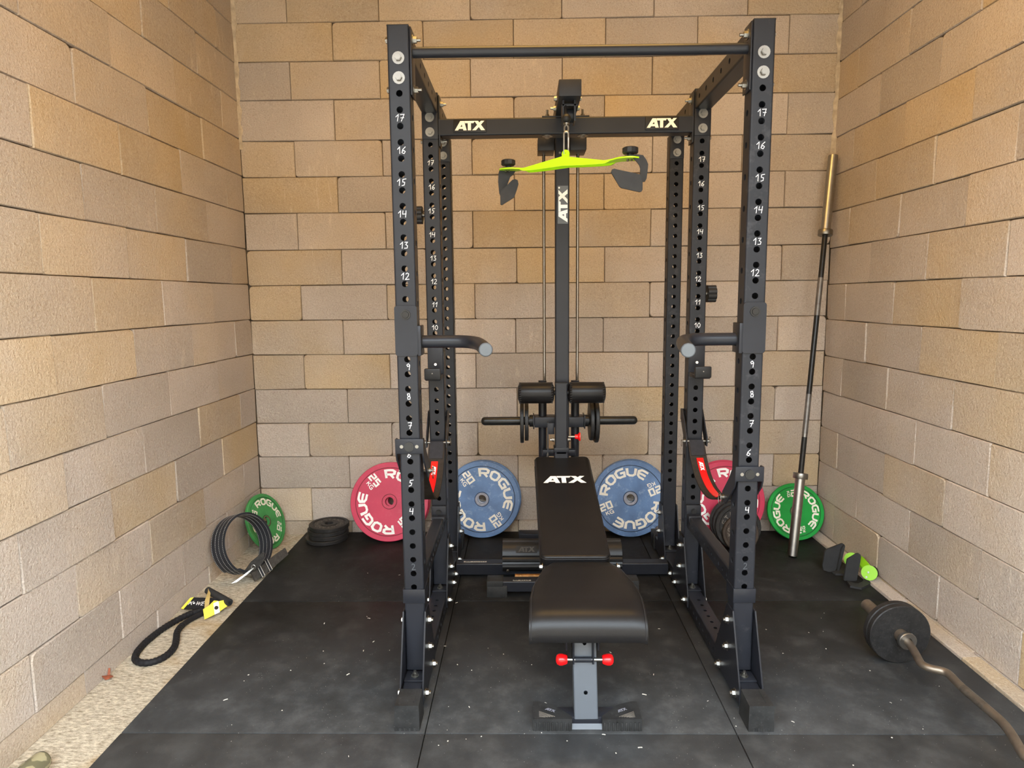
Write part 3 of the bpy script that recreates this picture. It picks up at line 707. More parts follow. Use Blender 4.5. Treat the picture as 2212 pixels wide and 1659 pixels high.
# ------------------------------------------------------------------ lat bar, carabiner
car = thing('carabiner', 'long steel carabiner linking cable stopper to the lime pull bar', 'carabiner', (-.015, .455, 1.995))
pts = []
for k in range(36):
    a = 2*PI*k/36; pts.append((-.015+.0085*math.cos(a), .455, 1.990+(.034 if math.sin(a) > 0 else -.034)+.010*math.sin(a)))
obj('link', MB().tube(pts, .0036, 8, True), 'bar_steel', car)
obj('spring_gate', MB().cyl((-.0065, .455, 1.972), (-.0065, .455, 2.012), .0046, n=10), 'bar_steel', car)
LC = V((-.017, .452, 0)); du = V((.83, -.557, 0)).normalized(); dv = V((.557, .83, 0)).normalized(); dz = V((0, 0, 1))
LM = basis(LC, du, dv, dz)
lat = thing('lat_pulldown_bar', 'fluorescent lime lat pulldown bar with two black paddle grips hanging from the cable', 'pulldown bar', (LC.x, LC.y, 1.93))
def ztop(u):
    a = abs(u); 
    return (1.938-(a/.18)*.030 if a < .18 else 1.908+min(1, (a-.18)/.05)*.005)-u*.040
us = [-.309+k*.618/60 for k in range(61)]
vs = []; fs = []
for i, u in enumerate(us):
    a = abs(u); hw = .024 if a < .215 else .024+.013*math.sin(min(1, (a-.215)/.05)*PI/2)
    if a > .270: hw = .037*math.sqrt(max(.02, 1-((a-.271)/.038)**2))
    z = ztop(u); vs += [LM @ V((u, -hw, z)), LM @ V((u, hw, z)), LM @ V((u, hw, z-.005)), LM @ V((u, -hw, z-.005))]
for i in range(60):
    for j in range(4): fs.append((4*i+j, 4*i+(j+1) % 4, 4*i+4+(j+1) % 4, 4*i+4+j))
fs += [(3, 2, 1, 0), (240, 241, 242, 243)]
mb = MB().add(vs, fs)
def apron(v0, th):
    P = []
    for i in range(41):
        u = -.20+.4*i/40; P.append((u, ztop(u)-.002))
    for i in range(41):
        u = .20-.4*i/40; P.append((u, ztop(u)-.006-.030*(1-abs(u)/.20)**.75))
    return P
mb.prism(apron(0, 0), .005, LM @ basis((0, -.020, 0), (1, 0, 0), (0, 0, 1), (0, -1, 0)))
mb.prism(apron(0, 0), .005, LM @ basis((0, .025, 0), (1, 0, 0), (0, 0, 1), (0, -1, 0)))
obj('bar_body', mb, 'lime', lat, 40)
prf = [(.0045, -.0035), (.0155, -.0035), (.0155, .0035), (.0045, .0035)]
mb = MB().lathe(prf, frame_z(LM @ V((0, 0, 1.950)), dv), 28).prism([(-.0155, -.014), (.0155, -.014), (.0155, 0), (.012, .002), (-.012, .002), (-.0155, 0)], .006, LM @ basis((0, .003, 1.950), (1, 0, 0), (0, 0, 1), (0, -1, 0)))
obj('hanging_tab', mb, 'lime', lat, 40)
for sg in (-1, 1):
    u = sg*.271; z = ztop(u); k = .98 if sg > 0 else 1
    pr = [(.0005, .033), (.024, .033), (.029, .030), (.029, .014), (.025, .010), (.012, .010), (.012, 0), (.0005, 0)]
    kb = MB().lathe(pr, Matrix.Translation(LM @ V((u, 0, z+.004))), 12, False)
    obj('grip_knob', kb, 'plastic', lat, 25)
    obj('grip_washer', MB().lathe([(.0005, 0), (.034, 0), (.034, .004), (.0005, .004)], Matrix.Translation(LM @ V((u, .004, z))), 28, False), 'soft_black', lat)
    obj('screw', MB().hexbolt(LM @ V((u-.004, -.012, z-.005)), (0, -.2, -1), r=.006, h=.005, washer=0).hexbolt(LM @ V((u+.008, -.006, z-.005)), (0, -.2, -1), r=.005, h=.004, washer=0), 'chrome', lat, 30)
def plate_xz(poly, y, th, bev=0, tiltx=0.0):
    """a thin plate whose outline lies in the xz plane at depth y"""
    return MB().prism(poly, th, basis((0, y, 0), (1, 0, 0), (0, tiltx, 1), (0, 1, 0)))
ls = [(-.279, 1.922), (-.245, 1.924), (-.213, 1.918), (-.222, 1.905), (-.235, 1.895), (-.248, 1.862), (-.262, 1.835), (-.275, 1.815), (-.281, 1.83), (-.285, 1.876), (-.283, 1.91)]
obj('grip_arm', plate_xz(ls, .612, .007), 'soft_black', lat, 30)
lp_ = [(-.276, 1.826), (-.262, 1.845), (-.246, 1.860), (-.226, 1.879), (-.214, 1.882), (-.204, 1.877), (-.201, 1.863), (-.206, 1.845), (-.219, 1.810), (-.240, 1.797), (-.262, 1.784), (-.270, 1.779), (-.276, 1.782)]
obj('grip_paddle', plate_xz(lp_, .588, .010), 'soft_black', lat, 30)
rs_ = [(.205, 1.905), (.222, 1.910), (.250, 1.906), (.262, 1.890), (.269, 1.874), (.267, 1.85), (.264, 1.824), (.258, 1.813), (.250, 1.813), (.240, 1.839), (.241, 1.86), (.237, 1.872), (.224, 1.888)]
obj('grip_arm', plate_xz(rs_, .275, .007), 'soft_black', lat, 30)
rp_ = [(.132, 1.843), (.135, 1.852), (.143, 1.855), (.158, 1.851), (.240, 1.833), (.245, 1.806), (.245, 1.781), (.242, 1.775), (.235, 1.773), (.170, 1.788), (.163, 1.793), (.148, 1.817)]
obj('grip_paddle', plate_xz(rp_, .246, .010), 'soft_black', lat, 30)

# ------------------------------------------------------------------ attachments on the uprights
for s, sl, sy_ in ((-1, 'left', -.215), (1, 'right', -.30)):
    d = thing('dip_handle', 'black curved dip handle clamped to the front %s upright' % sl, 'dip handle', (s*UX, 0, 1.29), group='dip handles')
    mb = MB(); rr_ = .010; x0, x1, z0, z1 = s*UX-.0375, s*UX+.0375, 1.212, 1.379; poly = []
    for (cx, cz, a0) in ((x1-rr_, z1-rr_, 0), (x0+rr_, z1-rr_, 90), (x0+rr_, z0+rr_, 180), (x1-rr_, z0+rr_, 270)):
        for k in range(5): a = math.radians(a0+k*22.5); poly.append((cx+rr_*math.cos(a), cz+rr_*math.sin(a)))
    mb.prism(poly, .006, basis((0, -.0065, 0), (1, 0, 0), (0, 0, 1), (0, 1, 0)))
    obj('clamp_plate', mb, 'steel_black', d, 30)
    obj('side_plate', MB().bx(s*(UX-UW/2-.0135), s*(UX-UW/2-.0015), -.0065, .066, 1.212, 1.312, b=.002), 'steel_black', d)
    obj('pin', MB().lathe([(.0115, 0), (.0165, 0), (.0165, .004), (.0115, .004)], frame_z((s*UX, -.0065, 1.349), (0, -1, 0)), 28).lathe([(.0005, 0), (.0105, 0), (.0105, .006), (.0005, .006)], frame_z((s*UX, -.0065, 1.349), (0, -1, 0)), 28, False), 'bar_black', d)
    x_in = UX-UW/2-.012; P = []
    ctl = [(s*x_in, .034, 1.257), (s*(x_in-.10), .034, 1.257), (s*(x_in-.145), .027, 1.2565), (s*(x_in-.175), .005, 1.255), (s*(x_in-.20), -.05, 1.253), (s*.299 if s < 0 else .287, sy_, 1.247)]
    for a, b in zip(ctl, ctl[1:]):
        for k in range(4): P.append(V(a).lerp(V(b), k/4))
    P.append(V(ctl[-1])); 
    for _ in range(3): P = [P[0]]+[(P[i-1]+P[i]*2+P[i+1])/4 for i in range(1, len(P)-1)]+[P[-1]]
    obj('handle_tube', MB().tube(P, .0215, 28), 'steel_black', d, 50)
    e = P[-1]; t = (P[-1]-P[-2]).normalized()
    obj('end_plug', MB().lathe([(.0005, .003), (.018, .003), (.0205, .001), (.0205, 0), (.0005, 0)], frame_z(e, t), 28, False), 'grey_label', d)
    obj('weld_bead', MB().lathe([(.0215, 0), (.0255, 0), (.0225, .004)], frame_z((s*x_in, .034, 1.257), (-s, 0, 0)), 28), 'bar_black', d)
    j = thing('j_hook', 'black bar hook hung on the middle %s upright' % sl, 'j-hook', (s*UX, .70, 1.09), group='bar hooks')
    obj('back_plate', MB().bx(s*UX-.0345, s*UX+.0345, .7065, .7145, 1.055, 1.20, b=.003).bx(s*(UX-.0355), s*(UX-.0385), .70, .765, 1.07, 1.17), 'steel_scuff', j)
    obj('pin_dot', MB().cyl((s*UX, .7065, 1.113), (s*UX, .7045, 1.113), .006, n=16), 'white', j)
    obj('cradle', MB().bx(s*UX-.032, s*UX+.032, .605, .708, 1.052, 1.066, b=.003), 'steel_scuff', j)
    lip = obj('cradle_lip', MB().bx(s*UX-.035, s*UX+.035, .595, .612, 1.056, 1.106, b=.006), 'plastic', j)
    obj('lip_screw', MB().cyl((s*UX, .595, 1.085), (s*UX, .594, 1.085), .0025, n=10), 'chrome', lip)
    obj('liner', MB().bx(s*UX-.033, s*UX+.033, .612, .70, 1.066, 1.072).bx(s*UX-.033, s*UX+.033, .612, .618, 1.07, 1.10), 'plastic', j)
    # safety strap
    zf = .905 if s < 0 else .803
    t_ = thing('safety_strap', 'black safety strap with red stripe slung between the %s uprights' % sl, 'safety strap', (s*UX, .4, .65), group='safety straps')
    fbk = MB().bx(s*UX-.048, s*UX+.048, -.0125, -.0065, zf-.026, zf+.026, b=.003)
    for e in (-1, 1):
        M = basis((s*UX+e*.0455-.0025, 0, 0), (0, 1, 0), (0, 0, 1), (1, 0, 0))
        fbk.prism([(-.012, zf+.025), (.012, zf+.025), (.055, zf-.03), (.128, zf-.10), (.128, zf-.13), (.09, zf-.135), (.0, zf-.05), (-.012, zf-.024)], .005, M)
    obj('front_bracket', fbk, 'steel_black', t_, 30)
    obj('pin_head', MB().lathe([(.0105, 0), (.0165, 0), (.0165, .005), (.0105, .005)], frame_z((s*UX, -.0125, zf), (0, -1, 0)), 24).lathe([(.0005, 0), (.0115, 0), (.0115, .006), (.0005, .006)], frame_z((s*UX, -.0125, zf), (0, -1, 0)), 24, False), 'bar_black', t_)
    obj('rivet', MB().cyl((s*UX-.026, -.0125, zf), (s*UX-.026, -.0145, zf), .006, n=14).cyl((s*UX+.026, -.0125, zf), (s*UX+.026, -.0145, zf), .006, n=14), 'chrome', t_)
    mbk = MB()
    for e in (-1, 1):
        M = basis((s*UX+e*.0445-.0025, 0, 0), (0, 1, 0), (0, 0, 1), (1, 0, 0))
        mbk.prism([(.785, .895), (.76, .895), (.672, .785), (.672, .745), (.70, .745), (.785, .85)], .005, M)
    mbk.bx(s*UX-.047, s*UX+.047, .785, .791, .845, .895); obj('rear_bracket', mbk, 'steel_black', t_, 30)
    zb_ = .765; yb_ = .690
    for (py, pz) in ((yb_, zb_), (.108, zf-.115)):
        pin = MB(); pin.cyl((s*UX-.060, py, pz), (s*UX+.060, py, pz), .006, n=12)
        for e in (-1, 1): pin.cyl((s*UX+e*.047, py, pz), (s*UX+e*.054, py, pz), .010, n=14)
        obj('clevis_pin', pin, 'chrome', t_)
    rg = MB(); xr = s*UX+.062
    rg.tube([(xr, yb_+.014*math.cos(2*PI*k/18), zb_+.004+.014*math.sin(2*PI*k/18)) for k in range(18)], .0013, 6, True)
    xr = s*UX-s*.062; rg.tube([(xr, .108+.016*math.cos(2*PI*k/18), zf-.122+.022*math.sin(2*PI*k/18)) for k in range(18)], .0014, 6, True)
    xr = s*UX-.062; rg.tube([(xr, yb_+.012*math.cos(2*PI*k/18), zb_-.008+.014*math.sin(2*PI*k/18)) for k in range(18)], .0013, 6, True)
    obj('pin_ring', rg, 'chrome', t_)
    ctl = [(.690, .768), (.668, .735), (.630, .690), (.56, .640), (.47, .612), (.36, .607), (.25, .635), (.165, .680), (.108, zf-.118)] if s > 0 else [(.690, .768), (.668, .735), (.630, .678), (.56, .625), (.47, .595), (.38, .597), (.28, .65), (.185, .73), (.108, zf-.113)]
    P = []
    for i in range(len(ctl)-1):
        for k in range(5): a = k/5; P.append(V((s*UX, ctl[i][0]*(1-a)+ctl[i+1][0]*a, ctl[i][1]*(1-a)+ctl[i+1][1]*a)))
    P.append(V((s*UX, *ctl[-1])))
    for _ in range(4): P = [P[0]]+[(P[i-1]+P[i]*2+P[i+1])/4 for i in range(1, len(P)-1)]+[P[-1]]
    obj('webbing', MB().band(P, (.036, 0, 0), .006), 'strap_web', t_, 50)
    def off(i, h):
        a = P[max(0, i-1)]; b = P[min(len(P)-1, i+1)]; t = (b-a).normalized(); nrm = V((0, -t.z, t.y)); nrm = nrm if nrm.z > 0 else -nrm
        return P[i]+nrm*h
    obj('sleeve_end', MB().band([off(i, .0035) for i in range(0, 9)], (.030, 0, 0), .004), 'strap_sleeve', t_, 50)
    sm = MB()
    for e in (-1, 1): sm.band([off(i, .0058)+V((e*.027, 0, 0)) for i in range(0, 9)], (.0006, 0, 0), .0006)
    sm.band([off(8, .0058)+V((e*.027, 0, 0)) for e in (-1, 1)], (0, .0006, .0006), .0006); obj('stitching', sm, 'vinyl_seam', t_, None)
    rsx = 0.004 if s > 0 else -.004
    rd = obj('red_stripe', MB().band([off(i, .0045)+V((rsx, 0, 0)) for i in range(9, 27)], (.0145, 0, 0), .003), 'red', t_, 50, label='red stripe with white logo')
    i0 = 12; a = off(i0, .0068); tdir = (off(i0-1, .0068)-off(i0+1, .0068)).normalized()
    v = MB(); xa = V((0, 0, 0)); nn = V((1, 0, 0)).cross(tdir)
    atx(v, a+V((rsx, 0, 0)), -tdir, (1, 0, 0), .050, .017, .0004); obj('logo', v, 'white', t_, None)
for s, zc, xc0, xc1, sl in ((-1, 1.762, -.611, -.652, 'left'), (1, 1.411, .611, .657, 'right')):
    k_ = thing('clamp_knob', 'black ribbed screw knob on outer side of middle %s upright' % sl, 'knob', (xc0, .75, zc), group='clamp knobs')
    prof = []
    for i in range(48):
        a = 2*PI*i/48; r = .0385-.005*max(0, math.cos(8*a))**2; prof.append((r*math.cos(a), r*math.sin(a)))
    obj('knob_head', MB().prism(prof, abs(xc1-xc0)-.010, frame_z((xc0+s*.010, .75, zc), (s, 0, 0))), 'plastic', k_, 25)
    obj('threaded_stem', MB().cyl((s*(UX+UW/2), .75, zc), (xc0+s*.012, .75, zc), .009, n=14), 'chrome', k_)

# ------------------------------------------------------------------ weight bench
bench = thing('weight_bench', 'black padded adjustable weight bench standing inside the rack, facing the viewer', 'bench', (0, .3, 0))
# front foot: two rubber shoes on a short cross tube
obj('front_cross_tube', MB().bx(-.13, .155, -.19, -.135, .006, .040, b=.003), 'steel_black', bench)
ft = MB(); ft.add([(-.040, -.203, .004), (.070, -.203, .004), (.055, -.165, .040), (-.030, -.165, .040), (-.030, -.15, .004), (.055, -.15, .004)], [(0, 1, 2, 3), (0, 3, 4), (1, 5, 2), (3, 2, 5, 4), (0, 4, 5, 1)])
obj('foot_tongue', ft, 'sky_lit_post', bench)
for s in (-1, 1):
    xi, xo = (-.036, -.163) if s < 0 else (.062, .190)
    poly = [(xo, -.205), (xi, -.205), (xi, -.190), (xi+s*.055, -.130), (xo-s*.02, -.108), (xo, -.108)]
    if s < 0: poly = poly
    shoe = obj('rubber_shoe', MB().prism(poly, .042, Matrix.Translation((0, 0, 0))), 'rubber_cap', bench, 25)
    for k in range(9): 
        xx = min(xi, xo)+.008+k*(abs(xo-xi)-.016)/8
        obj('shoe_rib', MB().box((xx, -.2062, .016), (.0062, .0035, .030), b=.001), 'rubber_cap', shoe)
    for k in range(5):
        p0 = V((xo-s*(.020+.000*k), -.165-.007*k, .0424)); p1 = V((xo-s*(.072-.008*k), -.193-.0005*k, .0424))
        obj('tread_line', MB().band([p0, p1], (0, .0011, 0), .0012), 'debrism' if False else 'iron_text', shoe, None)
    v = MB(); dirx = V((1, -.52*-s*-1, 0)) if s < 0 else V((1, .52, 0)); dirx = V((1, -.5 if s < 0 else .5, 0)).normalized()
    atx(v, (xo-s*.058, -.158, .0422), dirx, V((-dirx.y, dirx.x, 0)), .036, .012, .0008); obj('embossed_logo', v, 'hub_grey', shoe, None)
# front post
PB, PT = V((.011, -.165, .030)), V((.006, -.105, .395)); pa = (PT-PB).normalized(); fr = V((0, -1, 0)); fr = (fr-pa*fr.dot(pa)).normalized()
mb = MB(); perf_tube(mb, PB, pa, fr, .078, .060, (PT-PB).length, [.085, .245], (), (), (), r=.0068, cr=.005); obj('front_post', mb, 'sky_lit_post', bench, 35, recalc=False)
for xk in (-.030, .034):
    obj('post_bracket', MB().bx(xk-.003, xk+.003, -.178, -.115, .215, .40, b=.001), 'steel_scuff', bench)
for xk in (-.052, .052):
    obj('side_bracket', MB().bx(xk-.003, xk+.003, -.165, -.105, .255, .40, b=.001), 'steel_scuff', bench)
obj('pull_rod', MB().cyl((-.054, -.170, .228), (.068, -.170, .228), .0062, n=14), 'bar_steel', bench)
obj('rod_sleeve', MB().cyl((-.025, -.170, .228), (.030, -.170, .228), .009, n=16), 'steel_scuff', bench)
for s, xk in ((-1, -.050), (1, .064)):
    obj('red_knob', MB().lathe([(.0005, 0), (.0125, 0), (.0150, .004), (.0185, .016), (.0185, .026), (.0150, .033), (.008, .0365), (.0005, .0372)], frame_z((xk, -.170, .228), (s, 0, 0)), 28, False), 'red', bench, label='glossy red pull knob')
# seat: flat top that rolls down at the front, tapering to the back
SP = [(.112, .392), (.113, .435), (.104, .4465), (.06, .4485), (-.02, .449), (-.10, .449), (-.18, .448), (-.235, .444), (-.262, .436), (-.282, .422), (-.295, .404), (-.301, .384), (-.301, .366), (-.296, .354)]
def halfw(y):
    y = min(y, .11); 
    if y < -.14: return .181
    t = (y+.14)/.25; return .181-.058*t**1.15
def rowc(y): return .006+(y+.3)*.03
def seat_mesh():
    vs = []; fs = []; nx = 16
    for (y, z) in SP:
        hw = halfw(y); cx = rowc(y)
        if y > .09: hw -= .012
        for i in range(nx+1):
            u = -1+2*i/nx; e = max(0, (abs(u)-.93)/.07); vs.append((cx+u*hw, y, z-.006*e*e + (.0015*math.cos(u*PI/2) if z > .40 else 0)))
    k = nx+1; n = len(SP)
    for r_ in range(n-1):
        for i in range(nx): fs.append((r_*k+i, r_*k+i+1, r_*k+k+i+1, r_*k+k+i))
    # side walls and underside
    base = len(vs)
    for (y, z) in SP:
        hw = halfw(y)-(.012 if y > .09 else 0); cx = rowc(y); zz = .392 if y > -.26 else min(z-.004, .392-(-.26-y)*.42)
        yb = max(y, -.272); zz = .392 if y > -.2 else .392-(min(-.2-y, .072)/.072)*.030
        vs += [(cx-hw, yb, min(zz, z)), (cx+hw, yb, min(zz, z))]
    q0, q1 = V(vs[base+2*(n-1)]), V(vs[base+2*(n-1)+1]); lb0 = len(vs); vs += [tuple(q0.lerp(q1, i/nx)) for i in range(nx+1)]
    fs += [((n-1)*k+i, (n-1)*k+i+1, lb0+i+1, lb0+i) for i in range(nx)]
    for r_ in range(n-1):
        a, b = r_*k, (r_+1)*k; c, d = base+2*r_, base+2*r_+2
        fs += [(a, b, d, c), (a+nx, c+1, d+1, b+nx), (c, d, d+1, c+1)]
    return MB().add(vs, fs)
seat = obj('seat_pad', seat_mesh(), 'vinyl', bench, 55)
for s in (-1, 1):
    P = [V((rowc(y)+s*(halfw(y)-.006), y, z+.0006)) for (y, z) in SP[3:]]
    obj('seam', MB().tube(P, .0013, 6), 'vinyl_seam', seat, 60)
obj('seat_frame', MB().bx(-.045, .058, -.20, .10, .365, .393, b=.002), 'steel_black', bench)
obj('seat_hinge', MB().bx(-.118, .145, .112, .132, .405, .425, b=.003), 'steel_scuff', bench)
for s, xh in ((-1, -.121), (1, .149)):
    obj('hinge_bolt', MB().hexbolt((xh, .122, .422), (s, 0, 0), r=.010, h=.009, washer=.015), 'chrome', bench, 30)
# back pad
B0, B1 = V((.002, .142, .452)), V((-.006, .925, .645)); pl = (B1-B0).length; py_ = (B1-B0).normalized(); px_ = V((1, .02, 0)); px_ = (px_-py_*px_.dot(py_)).normalized(); pn = px_.cross(py_)
PM = basis(B0, px_, py_, pn)
def rrect(w, l, r, ins, dip=0.0):
    w2 = w/2-ins; r = max(.004, r-ins); y0, y1 = ins, l-ins; P = []
    for cx, cy__, a0 in ((w2-r, y0+r, 270), (w2-r, y1-r, 0), (-w2+r, y1-r, 90), (-w2+r, y0+r, 180)):
        for k in range(7):
            a = math.radians(a0+k*15); P.append((cx+r*math.cos(a), cy__+r*math.sin(a)))
        if a0 == 0:
            for k in range(1, 8): t = k/8; P.append((w2-r-(2*w2-2*r)*t, y1-dip*math.sin(PI*t)**2))
    return P
def cushion(w, l, r, t, e, dip=0.0):
    rings = [(e, -t), (e*.3, -t+e*.3), (0, -t+e), (0, -e), (e*.12, -e*.5), (e*.35, -e*.18), (e, 0)]
    vs = []; fs = []; n = None
    for ins, z in rings:
        P = rrect(w, l, r, ins, dip); n = len(P); vs += [(x, y, z) for x, y in P]
    for i in range(len(rings)-1):
        for j in range(n): fs.append((i*n+j, i*n+(j+1) % n, (i+1)*n+(j+1) % n, (i+1)*n+j))
    fs += [tuple(range(n-1, -1, -1)), tuple(range((len(rings)-1)*n, len(rings)*n))]
    return MB().add(vs, fs, PM)
bp = obj('back_pad', cushion(.258, pl, .026, .060, .011, .012), 'vinyl', bench, 50)
obj('seam', MB().tube([PM @ V((x, y, -.0115)) for x, y in rrect(.2595, pl, .026, -.0006, .012)], .0012, 6, True), 'vinyl_seam', bp, 60)
obj('seam', MB().tube([PM @ V((x, y, -.047)) for x, y in rrect(.2595, pl, .026, -.0006, .012)], .0012, 6, True), 'vinyl_seam', bp, 60)
v = MB(); atx(v, PM @ V((-.002, .575, .0002)), px_, py_, .193, .062, .0008); obj('logo', v, 'white', bp, None)
obj('pad_strut', MB().box((0, pl*.45, -.075), (.05, pl*.7, .03), PM, b=.002), 'steel_black', bench)
obj('support_leg', MB().cyl((0, .55, .47), (0, .62, .09), .020, n=16), 'steel_black', bench)
mb = MB(); a0, a1 = V((.004, -.08, .370)), V((-.004, .80, .060)); perf_tube(mb, a0, a1-a0, V((0, .33, 1)).normalized(), .06, .06, (a1-a0).length); obj('spine', mb, 'steel_black', bench, 35, recalc=False)
# rear foot bar with shod ends, rusty pin and sticker
mb = MB(); perf_tube(mb, (-.30, .805, .049), (1, 0, 0), (0, -1, 0), .054, .056, .585); rf = obj('rear_foot_bar', mb, 'steel_black', bench, 35, recalc=False)
for x0, x1 in ((-.366, -.290), (.272, .348)):
    obj('foot_shoe', MB().bx(x0, x1, .768, .842, .052, .0815, b=.003).bx(x0, x1+(.02 if x0 < 0 else 0), .768, .842, 0, .055, b=.003), 'rubber_cap', bench)
obj('sticker', MB().bx(-.243, -.158, .784, .795, .0762, .0767), 'silver_label', rf, None)
v = MB(); atx(v, (-.229, .7895, .0768), (1, 0, 0), (0, 1, 0), .024, .008)
for k in range(4): v.bx(-.208+k*.011, -.201+k*.011, .787, .792, .0766, .0770)
obj('sticker_print', v, 'label_ink', rf, None)
obj('rusty_roller', MB().cyl((-.235, .87, .062), (-.10, .87, .062), .012, n=18), 'rustbrass', bench, label='rusted brass roller pin')

# ------------------------------------------------------------------ weight plates
def plate(name, R, h, body, groove, hubm, texts, label, cat, M, group=None, ro=.70, th=None, textmat='cream', hub=True, brand=True, wtoks=('b2', 'b0')):
    """disc with raised rim; local z = the front normal, local y = up; origin at the back of the bore"""
    p = thing(name, label, cat, M=M, group=group); k = R/.225
    rg = R*.862; hr = .0415*max(.8, k); br = .0253
    prof = [(br, 0), (R-.004, 0), (R, .003), (R, h-.003), (R-.003, h), (rg+.0025, h), (rg+.0012, h-.0025), (rg-.0012, h-.0025), (rg-.0030, h-.0008),
            (hr+.003, h-.0008), (hr+.001, h-.003), (hr-.001, h-.003), (hr-.002, h), (br+.002, h), (br, h-.002)]
    obj('disc', MB().lathe(prof, None, 96), body, p, 28, local=True)
    obj('rim_groove', MB().lathe([(rg+.0016, h-.0024), (rg+.0016, h-.0012), (rg-.0016, h-.0012), (rg-.0016, h-.0024)], None, 96), groove, p, 40, local=True)
    obj('hub_groove', MB().lathe([(hr+.0018, h-.0028), (hr+.0018, h-.0010), (hr-.0014, h-.0010), (hr-.0014, h-.0028)], None, 64), groove, p, 40, local=True)
    if hub: obj('hub_ring', MB().lathe([(br+.0002, h-.0022), (br+.0002, h+.0004), (br+.002, h+.0008), (hr-.0026, h+.0006), (hr-.0026, h-.001)], None, 64), hubm, p, 30, local=True)
    if brand:
        Rm = R*.705
        def ring(a0):
            def f(x, y, l):
                a = a0-x/Rm; r = R*.600+y; return V((r*math.cos(a), r*math.sin(a), h+.0006+l))
            return f
        hh = R*.195
        for a0 in (PI/2, -PI/2):
            v = MB(); text(v, list('ROGUE'), hh, .29, ring(a0), gap=.30, sub=.12, wscale=Rm/(R*.70)*1.18); obj('lettering', v, textmat, p, None, local=True)
        for sg in (-1, 1):
            v = MB(); cx = sg*R*.665
            text(v, list(wtoks), R*.155, .28, lambda x, y, l: V((sg*-1*(x)*1+cx, sg*-1*(y-R*.02), h+.0006+l)) , gap=.35, sub=.5, wscale=1.05)
            text(v, list('KG'), R*.095, .22, lambda x, y, l: V((sg*-1*(x)+cx+sg*-1*R*.03, sg*-1*(y-R*.17), h+.0006+l)), gap=.28, sub=.5)
            obj('weight_mark', v, textmat, p, None, local=True)
    return p
def lean(x, y0, R, h, tilt, rot, yaw=0.0, floor=0.0):
    """a plate standing on its lower back edge and leaning back: front lower edge at y0"""
    t = math.radians(tilt); n = V((0, -math.cos(t), math.sin(t))); u = V((0, math.sin(t), math.cos(t))); xx = V((1, 0, 0))
    zfront = floor+h*math.sin(t); fc = V((x, y0, zfront))+u*R
    return basis(fc-n*h, xx, u, n) @ Matrix.Rotation(-math.radians(rot), 4, 'Z')
plate('weight_plate', .225, .0235, 'plate_blue', 'groove', 'hub_grey', None, 'worn blue 20 kg plate on the back wall left of the bench, front one', 'weight plate', lean(-.437, 1.545, .225, .0235, 10.6, 54), 'blue plates along the back wall')
plate('weight_plate', .225, .0235, 'plate_blue', 'groove', 'hub_grey', None, 'worn blue 20 kg plate hidden behind the blue plate left of bench', 'weight plate', lean(-.430, 1.572, .225, .0235, 10.6, 20), 'blue plates along the back wall')
plate('weight_plate', .225, .0235, 'plate_blue', 'groove', 'hub_grey', None, 'worn blue 20 kg plate on the back wall right of the bench, front one', 'weight plate', lean(.437, 1.553, .225, .0235, 9.6, -22), 'blue plates along the back wall')
plate('weight_plate', .225, .0235, 'plate_blue', 'groove', 'hub_grey', None, 'worn blue 20 kg plate, a sliver behind the blue plate right of bench', 'weight plate', lean(.446, 1.580, .225, .0235, 9.6, 40), 'blue plates along the back wall')
W25 = ('b2', 'b5')
plate('weight_plate', .229, .027, 'plate_red', 'groove_red', 'plate_red', None, 'red 25 kg plate against the back wall left of the rack, front one of two', 'weight plate', lean(-.976, 1.480, .229, .027, 16.5, 50), 'red plates along the back wall', wtoks=W25, textmat='white')
plate('weight_plate', .225, .027, 'plate_red', 'groove_red', 'plate_red', None, 'red 25 kg plate hidden behind the front red plate at left of the rack', 'weight plate', lean(-.966, 1.516, .225, .027, 16.0, 10), 'red plates along the back wall', wtoks=W25, textmat='white')
plate('weight_plate', .225, .027, 'plate_red', 'groove_red', 'plate_red', None, 'red 25 kg plate behind the front right upright with dark iron plates before it', 'weight plate', lean(.985, 1.500, .225, .027, 14.5, 46), 'red plates along the back wall', wtoks=W25, textmat='white')
plate('weight_plate', .225, .027, 'plate_red', 'groove_red', 'plate_red', None, 'red 25 kg plate showing as a rim behind the red plate on the right', 'weight plate', lean(.990, 1.530, .225, .027, 14.5, 10), 'red plates along the back wall', wtoks=W25, textmat='white')
W10 = ('b1', 'b0')
plate('weight_plate', .1625, .020, 'plate_green', 'groove_green', 'hub_brown', None, 'bright green 10 kg plate behind the lower sleeve of the barbell, right corner', 'weight plate', lean(1.385, 1.485, .1625, .020, 20.0, 82), 'green plates', wtoks=W10, textmat='cream')
gn = V((.92, -.20, .34)).normalized(); gu = V((0, 0, 1)); gu = (gu-gn*gu.dot(gn)).normalized(); gx = gu.cross(gn)
Mg = basis(V((-1.690, 1.475, .132))-gn*.0, gx, gu, gn) @ Matrix.Rotation(-math.radians(38), 4, 'Z')
plate('weight_plate', .1625, .020, 'plate_green_dull', 'groove_green', 'hub_brown', None, 'scuffed green 10 kg plate leaning in the left corner behind the rolled belt', 'weight plate', Mg, 'green plates', wtoks=W10, textmat='cream')
